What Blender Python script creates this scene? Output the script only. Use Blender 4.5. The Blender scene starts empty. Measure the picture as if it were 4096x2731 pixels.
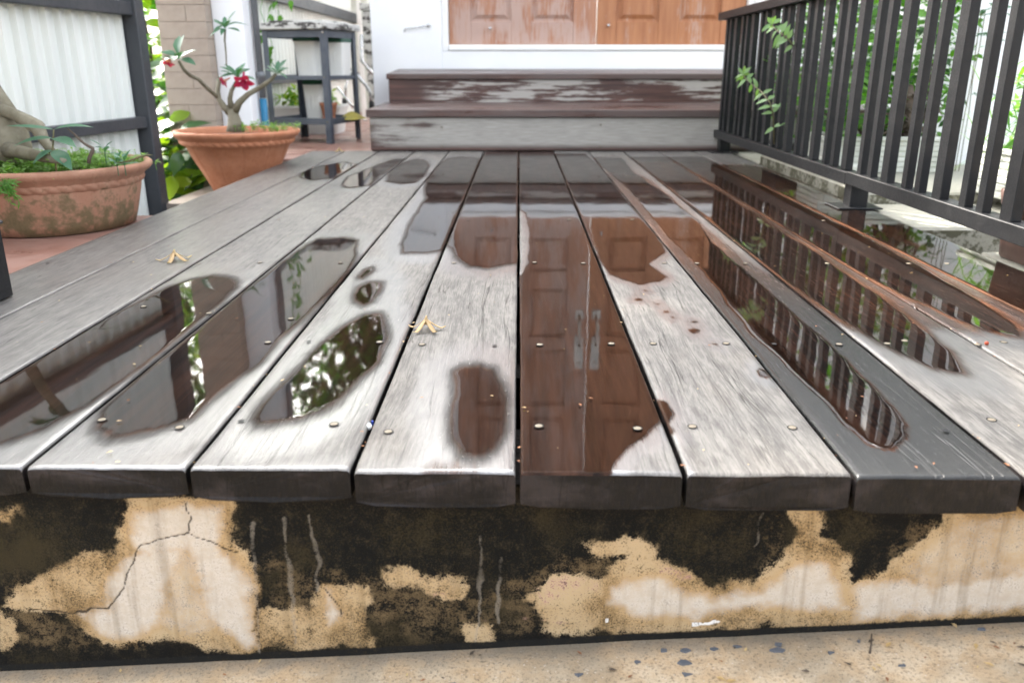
import bpy, math, random
import numpy as np
from mathutils import Vector, Matrix
R_ = math.radians
S = bpy.context.scene
col = S.collection
# ------------------------------------------------------------------ camera
cam = bpy.data.objects.new('camera', bpy.data.cameras.new('camera'))
col.objects.link(cam); S.camera = cam
cam.data.sensor_width = 36.0; cam.data.lens = 29.08
cam.data.clip_start = 0.02; cam.data.clip_end = 500
cam.rotation_euler = (R_(90 - 18.344), 0, R_(0.458)); cam.location = (0, 0, 0.345)
cam.data.dof.use_dof = True; cam.data.dof.focus_distance = 1.15; cam.data.dof.aperture_fstop = 6.3
# ------------------------------------------------------------------ sky and sun
SUN = Vector((-0.46, 0.60, 0.66)).normalized()
W = bpy.data.worlds.new('World'); S.world = W; W.use_nodes = True
nt = W.node_tree; nt.nodes.clear()
sk = nt.nodes.new('ShaderNodeTexSky'); sk.sky_type = 'NISHITA'; sk.sun_disc = False
sk.sun_elevation = math.asin(SUN.z); sk.sun_rotation = math.atan2(SUN.x, SUN.y)
sk.air_density = 1.0; sk.dust_density = 6.0; sk.ozone_density = 1.0
hs = nt.nodes.new('ShaderNodeHueSaturation'); hs.inputs['Saturation'].default_value = 0.33
bg = nt.nodes.new('ShaderNodeBackground'); bg.inputs['Strength'].default_value = 0.15
ow = nt.nodes.new('ShaderNodeOutputWorld')
nt.links.new(sk.outputs[0], hs.inputs['Color']); nt.links.new(hs.outputs[0], bg.inputs['Color']); nt.links.new(bg.outputs[0], ow.inputs[0])
sl = bpy.data.lights.new('sun', 'SUN'); sl.energy = 2.0; sl.angle = R_(1.0); sl.color = (1.0, 0.93, 0.84)
so = bpy.data.objects.new('sun', sl); col.objects.link(so); so.location = SUN * 30
so.rotation_euler = SUN.to_track_quat('Z', 'Y').to_euler()
vs = S.view_settings; vs.view_transform = 'Standard'; vs.look = 'None'; vs.gamma = 1.0; vs.use_curve_mapping = False
vs.exposure = 2.95
S.cycles.max_bounces = 10; S.cycles.transparent_max_bounces = 16

PUDDLES = [(-5, [(-0.7486, 2.8987), (-0.7417, 3.0294), (-0.6693, 3.2178), (-0.5994, 3.129), (-0.5903, 2.8999), (-0.5982, 2.723), (-0.6633, 2.668), (-0.7174, 2.7444)]), (-4, [(-0.5449, 2.5661), (-0.5667, 2.7798), (-0.5372, 3.0311), (-0.4935, 3.33), (-0.456, 3.3467), (-0.4585, 3.0317), (-0.4627, 2.7464), (-0.4561, 2.5569), (-0.5116, 2.4987)]), (-4, [(-0.5773, 1.3333), (-0.5615, 1.3782), (-0.5329, 1.4035), (-0.4867, 1.3788), (-0.4638, 1.3198), (-0.4597, 1.2145), (-0.4577, 1.1027), (-0.4558, 0.9426), (-0.4637, 0.8195), (-0.4767, 0.7574), (-0.4994, 0.7218), (-0.5316, 0.6757), (-0.5651, 0.6668), (-0.6268, 0.7833), (-0.6188, 0.856), (-0.6076, 0.9026), (-0.6078, 0.9967), (-0.604, 1.1016), (-0.5896, 1.2062)]), (-3, [(-0.4182, 2.6438), (-0.4454, 2.9055), (-0.4463, 3.1908), (-0.4085, 3.3344), (-0.3676, 3.2878), (-0.3337, 3.1304), (-0.3154, 2.8057), (-0.324, 2.623), (-0.3649, 2.5888)]), (-3, [(-0.4342, 1.6524), (-0.4253, 1.7289), (-0.3728, 1.7435), (-0.3388, 1.711), (-0.3134, 1.5519), (-0.2997, 1.3803), (-0.3056, 1.2406), (-0.3104, 1.1247), (-0.3196, 1.0453), (-0.3174, 0.9594), (-0.3301, 0.8992), (-0.3373, 0.8205), (-0.3382, 0.7856), (-0.3652, 0.753), (-0.3995, 0.7424), (-0.422, 0.7578), (-0.4416, 0.8078), (-0.4457, 0.8842), (-0.4447, 1.0084), (-0.4445, 1.1344), (-0.4496, 1.2653), (-0.4418, 1.3792), (-0.4408, 1.5135)]), (-2, [(-0.2813, 3.3559), (-0.2283, 3.4265), (-0.1517, 3.357), (-0.139, 2.8567), (-0.144, 2.3199), (-0.1414, 1.7302), (-0.1474, 1.6205), (-0.1798, 1.5865), (-0.2232, 1.5945), (-0.2409, 1.6729), (-0.2506, 1.8991), (-0.257, 2.2216), (-0.2576, 2.319), (-0.2782, 2.4621), (-0.2993, 2.7116), (-0.3055, 3.0146)]), (-2, [(-0.2786, 1.3949), (-0.2789, 1.4489), (-0.2662, 1.4703), (-0.2582, 1.4421), (-0.2621, 1.4082), (-0.2689, 1.3757)]), (-2, [(-0.2622, 1.2751), (-0.2649, 1.3207), (-0.2532, 1.357), (-0.2319, 1.3572), (-0.2254, 1.2978), (-0.2261, 1.2326), (-0.2365, 1.212), (-0.2513, 1.2324)]), (-2, [(-0.2245, 1.1657), (-0.203, 1.1715), (-0.1858, 1.1119), (-0.1741, 1.0254), (-0.1718, 0.958), (-0.185, 0.898), (-0.1954, 0.8381), (-0.2077, 0.8078), (-0.225, 0.7847), (-0.2489, 0.7735), (-0.2651, 0.768), (-0.2745, 0.7843), (-0.2758, 0.8191), (-0.2711, 0.8699), (-0.2678, 0.934), (-0.2627, 0.9899), (-0.2551, 1.0429), (-0.2456, 1.1114)]), (-1, [(-0.1399, 3.6157), (0.0151, 3.6981), (0.0104, 2.427), (0.007, 1.5092), (-0.0198, 1.4941), (-0.0519, 1.4578), (-0.0886, 1.4717), (-0.1119, 1.5234), (-0.1294, 1.6206), (-0.1519, 1.6736), (-0.1671, 1.8998), (-0.1635, 2.4257), (-0.1473, 3.2568)]), (-1, [(-0.0757, 0.928), (-0.0662, 0.9432), (-0.0481, 0.9511), (-0.029, 0.9359), (-0.0176, 0.8855), (-0.0117, 0.8212), (-0.013, 0.7542), (-0.0206, 0.7145), (-0.0363, 0.6959), (-0.0531, 0.7049), (-0.0635, 0.7335), (-0.0713, 0.8207)]), (0, [(-0.0225, 3.7972), (0.1651, 3.7987), (0.1563, 2.5231), (0.1591, 1.7718), (0.157, 1.3538), (0.1558, 0.9632), (0.1598, 0.8009), (0.1356, 0.7622), (0.11, 0.7267), (0.0916, 0.6894), (0.0839, 0.6554), (-0.0075, 0.6547), (-0.0079, 1.3525), (0.0172, 1.5171), (0.0251, 1.7467), (0.015, 2.0512), (-0.0129, 2.188)]), (1, [(0.1281, 3.5401), (0.2796, 3.5413), (0.297, 3.0764), (0.2949, 2.4293), (0.297, 2.0264), (0.2969, 1.6772), (0.2878, 1.5903), (0.255, 1.5264), (0.2403, 1.4962), (0.2512, 1.4393), (0.2572, 1.3992), (0.237, 1.361), (0.2024, 1.3423), (0.179, 1.373), (0.1615, 1.4116), (0.1536, 1.4955), (0.1544, 1.658), (0.1463, 2.0252), (0.1354, 2.5039), (0.1208, 2.9631)]), (2, [(0.2709, 3.4198), (0.4133, 3.3869), (0.3976, 2.9078), (0.4231, 2.3893), (0.4234, 1.9619), (0.402, 1.6809), (0.4058, 1.4844), (0.4072, 1.2721), (0.409, 1.1305), (0.4105, 1.0152), (0.406, 0.905), (0.4033, 0.8387), (0.3964, 0.7804), (0.3846, 0.7487), (0.3611, 0.7191), (0.3466, 0.7142), (0.3358, 0.7285), (0.3321, 0.7745), (0.3312, 0.8636), (0.3254, 0.9566), (0.3184, 1.0693), (0.3191, 1.2207), (0.3308, 1.4496), (0.3192, 1.7731), (0.3288, 2.4323), (0.3033, 3.1075)]), (1, [(0.148, 0.8429), (0.1626, 0.8306), (0.1644, 0.801), (0.1528, 0.773), (0.1571, 0.7551), (0.1466, 0.7623)]), (1, [(0.2534, 1.0902), (0.2515, 1.096), (0.2471, 1.0998), (0.2442, 1.0993), (0.2396, 1.097), (0.2369, 1.0944), (0.2384, 1.0902), (0.2385, 1.0844), (0.2396, 1.0806), (0.2442, 1.081), (0.2471, 1.0834), (0.2499, 1.086)]), (1, [(0.2546, 1.1335), (0.2527, 1.1357), (0.2515, 1.1382), (0.2499, 1.1397), (0.2475, 1.1386), (0.247, 1.1359), (0.2466, 1.1335), (0.2458, 1.1312), (0.2475, 1.1287), (0.2499, 1.1273), (0.2515, 1.1283), (0.2539, 1.131)]), (1, [(0.2235, 1.182), (0.2221, 1.185), (0.2215, 1.1863), (0.2195, 1.1862), (0.2175, 1.1859), (0.2169, 1.1847), (0.2155, 1.182), (0.2152, 1.179), (0.2175, 1.1777), (0.2195, 1.1778), (0.2215, 1.1782), (0.2238, 1.1793)]), (1, [(0.2143, 1.2199), (0.2145, 1.2215), (0.2128, 1.2232), (0.2113, 1.2244), (0.2098, 1.2239), (0.208, 1.2218), (0.2083, 1.2199), (0.2093, 1.2183), (0.2098, 1.2165), (0.2113, 1.2153), (0.2128, 1.2159), (0.2132, 1.2179)]), (1, [(0.1938, 1.2496), (0.1917, 1.2528), (0.1908, 1.2564), (0.1881, 1.2582), (0.1853, 1.2565), (0.1845, 1.2529), (0.1828, 1.2496), (0.1821, 1.2464), (0.1853, 1.2428), (0.1881, 1.2411), (0.1908, 1.2428), (0.194, 1.2464)]), (1, [(0.2263, 1.155), (0.2267, 1.1567), (0.2257, 1.1576), (0.2244, 1.1575), (0.2235, 1.157), (0.2222, 1.1563), (0.2219, 1.155), (0.2229, 1.1533), (0.2235, 1.1523), (0.2244, 1.1525), (0.2257, 1.153), (0.226, 1.1536)]), (1, [(0.2595, 1.0317), (0.2596, 1.0336), (0.2582, 1.035), (0.2569, 1.035), (0.2557, 1.034), (0.2542, 1.033), (0.2545, 1.0317), (0.2553, 1.0298), (0.2557, 1.0283), (0.2569, 1.0283), (0.2582, 1.0293), (0.2586, 1.0303)]), (1, [(0.3026, 0.9214), (0.2986, 0.9271), (0.2951, 0.9331), (0.2916, 0.9353), (0.2861, 0.9319), (0.2846, 0.9264), (0.2846, 0.9214), (0.283, 0.9158), (0.2861, 0.9098), (0.2916, 0.9075), (0.2951, 0.911), (0.3002, 0.9165)]), (1, [(0.2073, 1.3028), (0.2065, 1.3043), (0.2062, 1.3058), (0.2046, 1.307), (0.2032, 1.3068), (0.2026, 1.305), (0.2013, 1.3028), (0.2013, 1.3012), (0.2032, 1.2998), (0.2046, 1.2986), (0.2062, 1.2987), (0.2078, 1.3006)]), (3, [(0.449, 3.4), (0.449, 1.5), (0.458, 1.2), (0.474, 1.03), (0.498, 0.94), (0.53, 0.925), (0.552, 1.0), (0.57, 1.2), (0.582, 1.6), (0.592, 3.4)]), (4, [(0.599, 3.4), (0.599, 1.5), (0.612, 1.26), (0.64, 1.1), (0.672, 1.06), (0.7, 1.12), (0.725, 1.34), (0.742, 1.7), (0.752, 3.4)]), (5, [(0.74, 0.8), (0.905, 0.8), (0.905, 2.0), (0.895, 2.6), (0.86, 3.1), (0.74, 3.1), (0.74, 1.5), (0.752, 1.2)])]
CLEAN = [[(-0.512, -0.1646), (-0.4871, -0.1365), (-0.436, -0.1163), (-0.3974, -0.1024), (-0.3812, -0.0795), (-0.3738, -0.044), (-0.2696, -0.0435), (-0.272, -0.0862), (-0.2584, -0.1203), (-0.2613, -0.218), (-0.2794, -0.2208), (-0.3491, -0.208), (-0.4171, -0.2164), (-0.4413, -0.2006), (-0.451, -0.1797), (-0.4805, -0.1722)], [(-0.4974, -0.061), (-0.481, -0.0585), (-0.4824, -0.0704), (-0.4947, -0.0753)], [(-0.5201, -0.1724), (-0.5044, -0.1827), (-0.5049, -0.2089), (-0.5204, -0.2197), (-0.5304, -0.2251)], [(-0.2568, -0.1708), (-0.2127, -0.1654), (-0.1934, -0.14), (-0.1461, -0.1422), (-0.1454, -0.212), (-0.2613, -0.218)], [(-0.1363, -0.1197), (-0.1105, -0.1146), (-0.0812, -0.1343), (-0.0987, -0.1445), (-0.133, -0.1396)], [(-0.0962, -0.1344), (-0.0766, -0.1243), (-0.049, -0.1341), (-0.0515, -0.1569), (-0.0775, -0.157)], [(-0.0565, -0.1904), (-0.0214, -0.1902), (-0.0237, -0.2086), (-0.0546, -0.2087)], [(0.0113, -0.1565), (0.0389, -0.1287), (0.0776, -0.1335), (0.0899, -0.1185), (0.1232, -0.1036), (0.1579, -0.1181), (0.1936, -0.1403), (0.2357, -0.1326), (0.2578, -0.0981), (0.273, -0.0835), (0.2529, -0.0505), (0.2936, -0.0457), (0.2918, -0.0834), (0.3079, -0.0954), (0.3323, -0.137), (0.3508, -0.132), (0.3758, -0.0999), (0.4085, -0.0686), (0.4121, -0.0405), (0.539, -0.0399), (0.5687, -0.1762), (0.4397, -0.1796), (0.3458, -0.1905), (0.2889, -0.1883), (0.1802, -0.1941), (0.0929, -0.1999), (0.0269, -0.1951)], [(0.0657, -0.0918), (0.0887, -0.0868), (0.1311, -0.0939), (0.1279, -0.1134), (0.081, -0.1087)]]
WHITE = [[(-0.3721, -0.0604), (-0.3205, -0.0508), (-0.2813, -0.0553), (-0.2821, -0.1008), (-0.2637, -0.1303), (-0.2617, -0.2127), (-0.2786, -0.2128), (-0.3029, -0.1919), (-0.3156, -0.1686), (-0.3107, -0.1456), (-0.3238, -0.1108), (-0.363, -0.116), (-0.3773, -0.0964)], [(-0.4025, -0.1361), (-0.383, -0.1062), (-0.356, -0.0963), (-0.3183, -0.101), (-0.3398, -0.1357), (-0.3547, -0.1663), (-0.3648, -0.1923), (-0.394, -0.2109), (-0.4239, -0.2031), (-0.44, -0.1797), (-0.4138, -0.1666)], [(-0.1902, -0.1425), (-0.1795, -0.1576), (-0.1707, -0.1703), (-0.1746, -0.1833), (-0.188, -0.187), (-0.1948, -0.1705)], [(0.0907, -0.1409), (0.1074, -0.1308), (0.1373, -0.1306), (0.1641, -0.148), (0.1987, -0.1504), (0.2407, -0.1401), (0.272, -0.1126), (0.2974, -0.1125), (0.3216, -0.1371), (0.3341, -0.1674), (0.2866, -0.1676), (0.2217, -0.168), (0.1791, -0.1775), (0.1182, -0.1789), (0.0915, -0.1637)], [(0.3361, -0.1828), (0.3329, -0.1421), (0.3511, -0.1344), (0.3806, -0.1318), (0.4111, -0.1366), (0.4924, -0.1164), (0.5556, -0.116), (0.5654, -0.1609), (0.4379, -0.1693), (0.3787, -0.1774)]]
PINK = [[(0.0176, -0.1413), (0.0475, -0.1276), (0.0754, -0.1335), (0.0803, -0.151), (0.0394, -0.1589), (0.0179, -0.1692)], [(0.0071, -0.1796), (0.0529, -0.1788), (0.053, -0.1855), (0.0071, -0.1869)], [(-0.0563, -0.182), (-0.0126, -0.1818), (-0.0126, -0.1854), (-0.0564, -0.1857)], [(0.1279, -0.1134), (0.1448, -0.1123), (0.1758, -0.1304), (0.1635, -0.138), (0.1328, -0.1257)], [(-0.0879, -0.1434), (-0.0727, -0.1393), (-0.073, -0.1519), (-0.0861, -0.1545)]]
BROWN = [[(-0.2497, -0.0958), (-0.2006, -0.12), (-0.1406, -0.1197), (-0.0383, -0.1391), (0.0888, -0.0892), (0.11, -0.094), (0.1324, -0.1183), (0.0929, -0.1999), (0.027, -0.203), (-0.0834, -0.2116), (-0.2613, -0.218)], [(-0.5101, -0.1217), (-0.4231, -0.1163), (-0.4515, -0.1823), (-0.3959, -0.2243), (-0.5314, -0.2305)], [(0.0837, -0.1895), (0.5029, -0.1664), (0.5069, -0.1869), (0.0843, -0.2052)], [(0.2327, -0.0553), (0.2529, -0.0505), (0.2725, -0.1175), (0.24, -0.1326)], [(0.3438, -0.1122), (0.378, -0.0593), (0.4162, -0.0405), (0.4174, -0.0973)]]
DRIPS = [[(-0.2013, -0.0629), (-0.1975, -0.0907), (-0.1954, -0.12), (-0.1999, -0.146)], [(-0.2259, -0.0668), (-0.225, -0.1152), (-0.2249, -0.1655), (-0.2264, -0.2098)], [(-0.2566, -0.0717), (-0.2589, -0.1203), (-0.2603, -0.1709), (-0.2627, -0.2234)], [(-0.0351, -0.085), (-0.0369, -0.1341), (-0.0387, -0.1696), (-0.0423, -0.2113)], [(-0.0166, -0.1092), (-0.019, -0.1491), (-0.02, -0.1849)], [(0.233, -0.059), (0.2312, -0.0837), (0.2298, -0.0958)]]
CRACKS = [[(-0.4895, -0.1732), (-0.4414, -0.1745), (-0.4098, -0.1692), (-0.3907, -0.1436), (-0.3802, -0.116), (-0.3698, -0.1037), (-0.3511, -0.0914), (-0.3203, -0.0826), (-0.3126, -0.0888), (-0.2961, -0.0936), (-0.2758, -0.1017)], [(-0.316, -0.0484), (-0.3175, -0.0673), (-0.3203, -0.0826)], [(-0.1903, -0.145), (-0.1817, -0.1576), (-0.1763, -0.1755)]]
PAINT = [[(0.0865, -0.1796), (0.0926, -0.1796), (0.0911, -0.1874), (0.0871, -0.1864)], [(0.1705, -0.1791), (0.1791, -0.1786), (0.1838, -0.1827), (0.1989, -0.1805), (0.1983, -0.1847), (0.1797, -0.1863), (0.1723, -0.1874)]]
GREYISH = [[(-0.3794, -0.1111), (-0.3213, -0.0913), (-0.2853, -0.1106), (-0.2743, -0.1709), (-0.3035, -0.1971), (-0.3358, -0.2079), (-0.3788, -0.1976)], [(0.3699, -0.117), (0.4193, -0.0591), (0.54, -0.0446), (0.5665, -0.166), (0.3944, -0.167)]]

rnd = random.Random(7)
# ------------------------------------------------------------------ numpy noise
def _h(i, j, s):
    n = (i * 374761393 + j * 668265263 + s * 1274126177) & 0xffffffff
    n = ((n ^ (n >> 13)) * 1274126177) & 0xffffffff
    return ((n ^ (n >> 16)) & 0xffff) / 65535.0
def vnoise(x, y, s=0):
    xi = np.floor(x).astype(np.int64); yi = np.floor(y).astype(np.int64)
    fx = x - xi; fy = y - yi; fx = fx*fx*(3-2*fx); fy = fy*fy*(3-2*fy)
    a = _h(xi, yi, s); b = _h(xi+1, yi, s); c = _h(xi, yi+1, s); d = _h(xi+1, yi+1, s)
    return (a*(1-fx)+b*fx)*(1-fy) + (c*(1-fx)+d*fx)*fy
def fbm(x, y, s=0, o=4):
    t = 0; a = 0.5
    for k in range(o):
        t = t + a*(vnoise(x*2**k, y*2**k, s+k*17)-0.5)*2; a *= 0.5
    return t
def sdf(px, py, poly, sx=1.0, sy=1.0):
    P = np.array(poly, float)*np.array([sx, sy]); x = px*sx; y = py*sy
    d = np.full(x.shape, 1e9); ins = np.zeros(x.shape, bool)
    n = len(P)
    for i in range(n):
        a = P[i]; b = P[(i+1) % n]; e = b-a
        t = np.clip(((x-a[0])*e[0]+(y-a[1])*e[1])/(e@e+1e-12), 0, 1)
        d = np.minimum(d, np.hypot(x-a[0]-t*e[0], y-a[1]-t*e[1]))
        c = (a[1] > y) != (b[1] > y)
        if b[1] != a[1]:
            ins ^= c & (x < (b[0]-a[0])*(y-a[1])/(b[1]-a[1])+a[0])
    return np.where(ins, d, -d)
def linesd(px, py, pts):
    d = np.full(px.shape, 1e9)
    for a, b in zip(pts[:-1], pts[1:]):
        a = np.array(a); b = np.array(b); e = b-a
        t = np.clip(((px-a[0])*e[0]+(py-a[1])*e[1])/(e@e+1e-12), 0, 1)
        d = np.minimum(d, np.hypot(px-a[0]-t*e[0], py-a[1]-t*e[1]))
    return d
def sm(x, a, b):
    t = np.clip((x-a)/(b-a), 0, 1); return t*t*(3-2*t)
# ------------------------------------------------------------------ node helpers
class NB:
    def __init__(s, name):
        s.m = bpy.data.materials.new(name); s.m.use_nodes = True
        s.t = s.m.node_tree; s.t.nodes.clear()
        s.out = s.t.nodes.new('ShaderNodeOutputMaterial')
        s.co = s.t.nodes.new('ShaderNodeTexCoord').outputs['Object']
    def n(s, typ, **kw):
        x = s.t.nodes.new(typ)
        for k, v in kw.items(): setattr(x, k, v)
        return x
    def set(s, sock, v):
        if isinstance(v, bpy.types.NodeSocket): s.t.links.new(v, sock)
        elif hasattr(v, '__len__') and len(v) == 3 and sock.type == 'RGBA': sock.default_value = (*v, 1)
        else: sock.default_value = v
    def map(s, scale=(1, 1, 1), loc=(0, 0, 0), co=None, rot=(0, 0, 0)):
        x = s.n('ShaderNodeMapping'); s.set(x.inputs[0], co or s.co)
        x.inputs['Scale'].default_value = scale; x.inputs['Location'].default_value = loc; x.inputs['Rotation'].default_value = rot
        return x.outputs[0]
    def noise(s, co, scale=5, detail=4, rough=.55, dist=0, out='Fac'):
        x = s.n('ShaderNodeTexNoise'); s.set(x.inputs['Vector'], co)
        x.inputs['Scale'].default_value = scale; x.inputs['Detail'].default_value = detail
        x.inputs['Roughness'].default_value = rough; x.inputs['Distortion'].default_value = dist
        return x.outputs[out]
    def vor(s, co, scale=5, out='Distance', feature='F1'):
        x = s.n('ShaderNodeTexVoronoi', feature=feature); s.set(x.inputs['Vector'], co); x.inputs['Scale'].default_value = scale
        return x.outputs[out]
    def ramp(s, f, stops, interp='LINEAR'):
        x = s.n('ShaderNodeValToRGB'); s.set(x.inputs[0], f); e = x.color_ramp.elements; x.color_ramp.interpolation = interp
        while len(e) < len(stops): e.new(0.5)
        for el, (p, c) in zip(e, stops):
            el.position = p; el.color = (c, c, c, 1) if not hasattr(c, '__len__') else (*c, 1)
        return x.outputs[0]
    def mr(s, f, a, b, c=0, d=1, smooth=True):
        x = s.n('ShaderNodeMapRange', interpolation_type='SMOOTHSTEP' if smooth else 'LINEAR'); s.set(x.inputs[0], f)
        for i, v in enumerate((a, b, c, d)): s.set(x.inputs[i+1], v)
        return x.outputs[0]
    def math(s, op, a, b=0, c=None):
        x = s.n('ShaderNodeMath', operation=op); s.set(x.inputs[0], a); s.set(x.inputs[1], b)
        if c is not None: s.set(x.inputs[2], c)
        return x.outputs[0]
    def mix(s, f, a, b, blend='MIX'):
        x = s.n('ShaderNodeMix', data_type='RGBA', blend_type=blend); s.set(x.inputs[0], f); s.set(x.inputs[6], a); s.set(x.inputs[7], b)
        return x.outputs[2]
    def attr(s, name, out='Fac'):
        x = s.n('ShaderNodeAttribute', attribute_name=name); return x.outputs[out]
    def bump(s, h, strength=.3, dist=.001, normal=None):
        x = s.n('ShaderNodeBump'); s.set(x.inputs['Height'], h); x.inputs['Strength'].default_value = strength; x.inputs['Distance'].default_value = dist
        if normal is not None: s.set(x.inputs['Normal'], normal)
        return x.outputs[0]
    k = 0.80
    def bsdf(s, **kw):
        x = s.n('ShaderNodeBsdfPrincipled')
        if 'Base_Color' in kw and s.k != 1: kw['Base_Color'] = s.mix(1.0, kw['Base_Color'], (s.k, s.k, s.k), 'MULTIPLY')
        for k, v in kw.items(): s.set(x.inputs[k.replace('_', ' ')], v)
        s.t.links.new(x.outputs[0], s.out.inputs[0]); s.p = x
        return s.m

def plain(name, c1, c2=None, rough=.6, scale=12, bump=.15, bscale=60, metal=0, stretch=(1, 1, 1), spec=.5):
    b = NB(name); co = b.map(stretch)
    if min(c1) > .5: b.k = 1
    c2 = c2 or tuple(v*.75 for v in c1)
    f = b.noise(co, scale, 5, .6)
    c = b.mix(b.mr(f, .35, .65), c1, c2)
    f2 = b.noise(co, bscale, 4, .6)
    return b.bsdf(Base_Color=c, Roughness=b.mr(f2, .3, .7, rough*.85, min(1, rough*1.15)), Metallic=metal,
                  Normal=b.bump(f2, bump, .002), **{'Specular_IOR_Level': spec})

def leafmat(name, c1, c2, trans=.35, rough=.42):
    b = NB(name); oi = b.n('ShaderNodeNewGeometry').outputs['Random Per Island']
    f = b.noise(b.co, 9, 3, .5)
    c = b.mix(b.math('MULTIPLY_ADD', oi, .7, b.math('MULTIPLY', f, .3)), tuple(v*.8 for v in c1), tuple(v*.8 for v in c2))
    p = b.n('ShaderNodeBsdfPrincipled'); b.set(p.inputs['Base Color'], c); p.inputs['Roughness'].default_value = rough
    t = b.n('ShaderNodeBsdfTranslucent'); b.set(t.inputs['Color'], b.mix(1.0, c, (1.5, 1.9, .5), 'MULTIPLY'))
    mx = b.n('ShaderNodeMixShader'); mx.inputs[0].default_value = trans
    b.t.links.new(p.outputs[0], mx.inputs[1]); b.t.links.new(t.outputs[0], mx.inputs[2]); b.t.links.new(mx.outputs[0], b.out.inputs[0])
    return b.m
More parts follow.
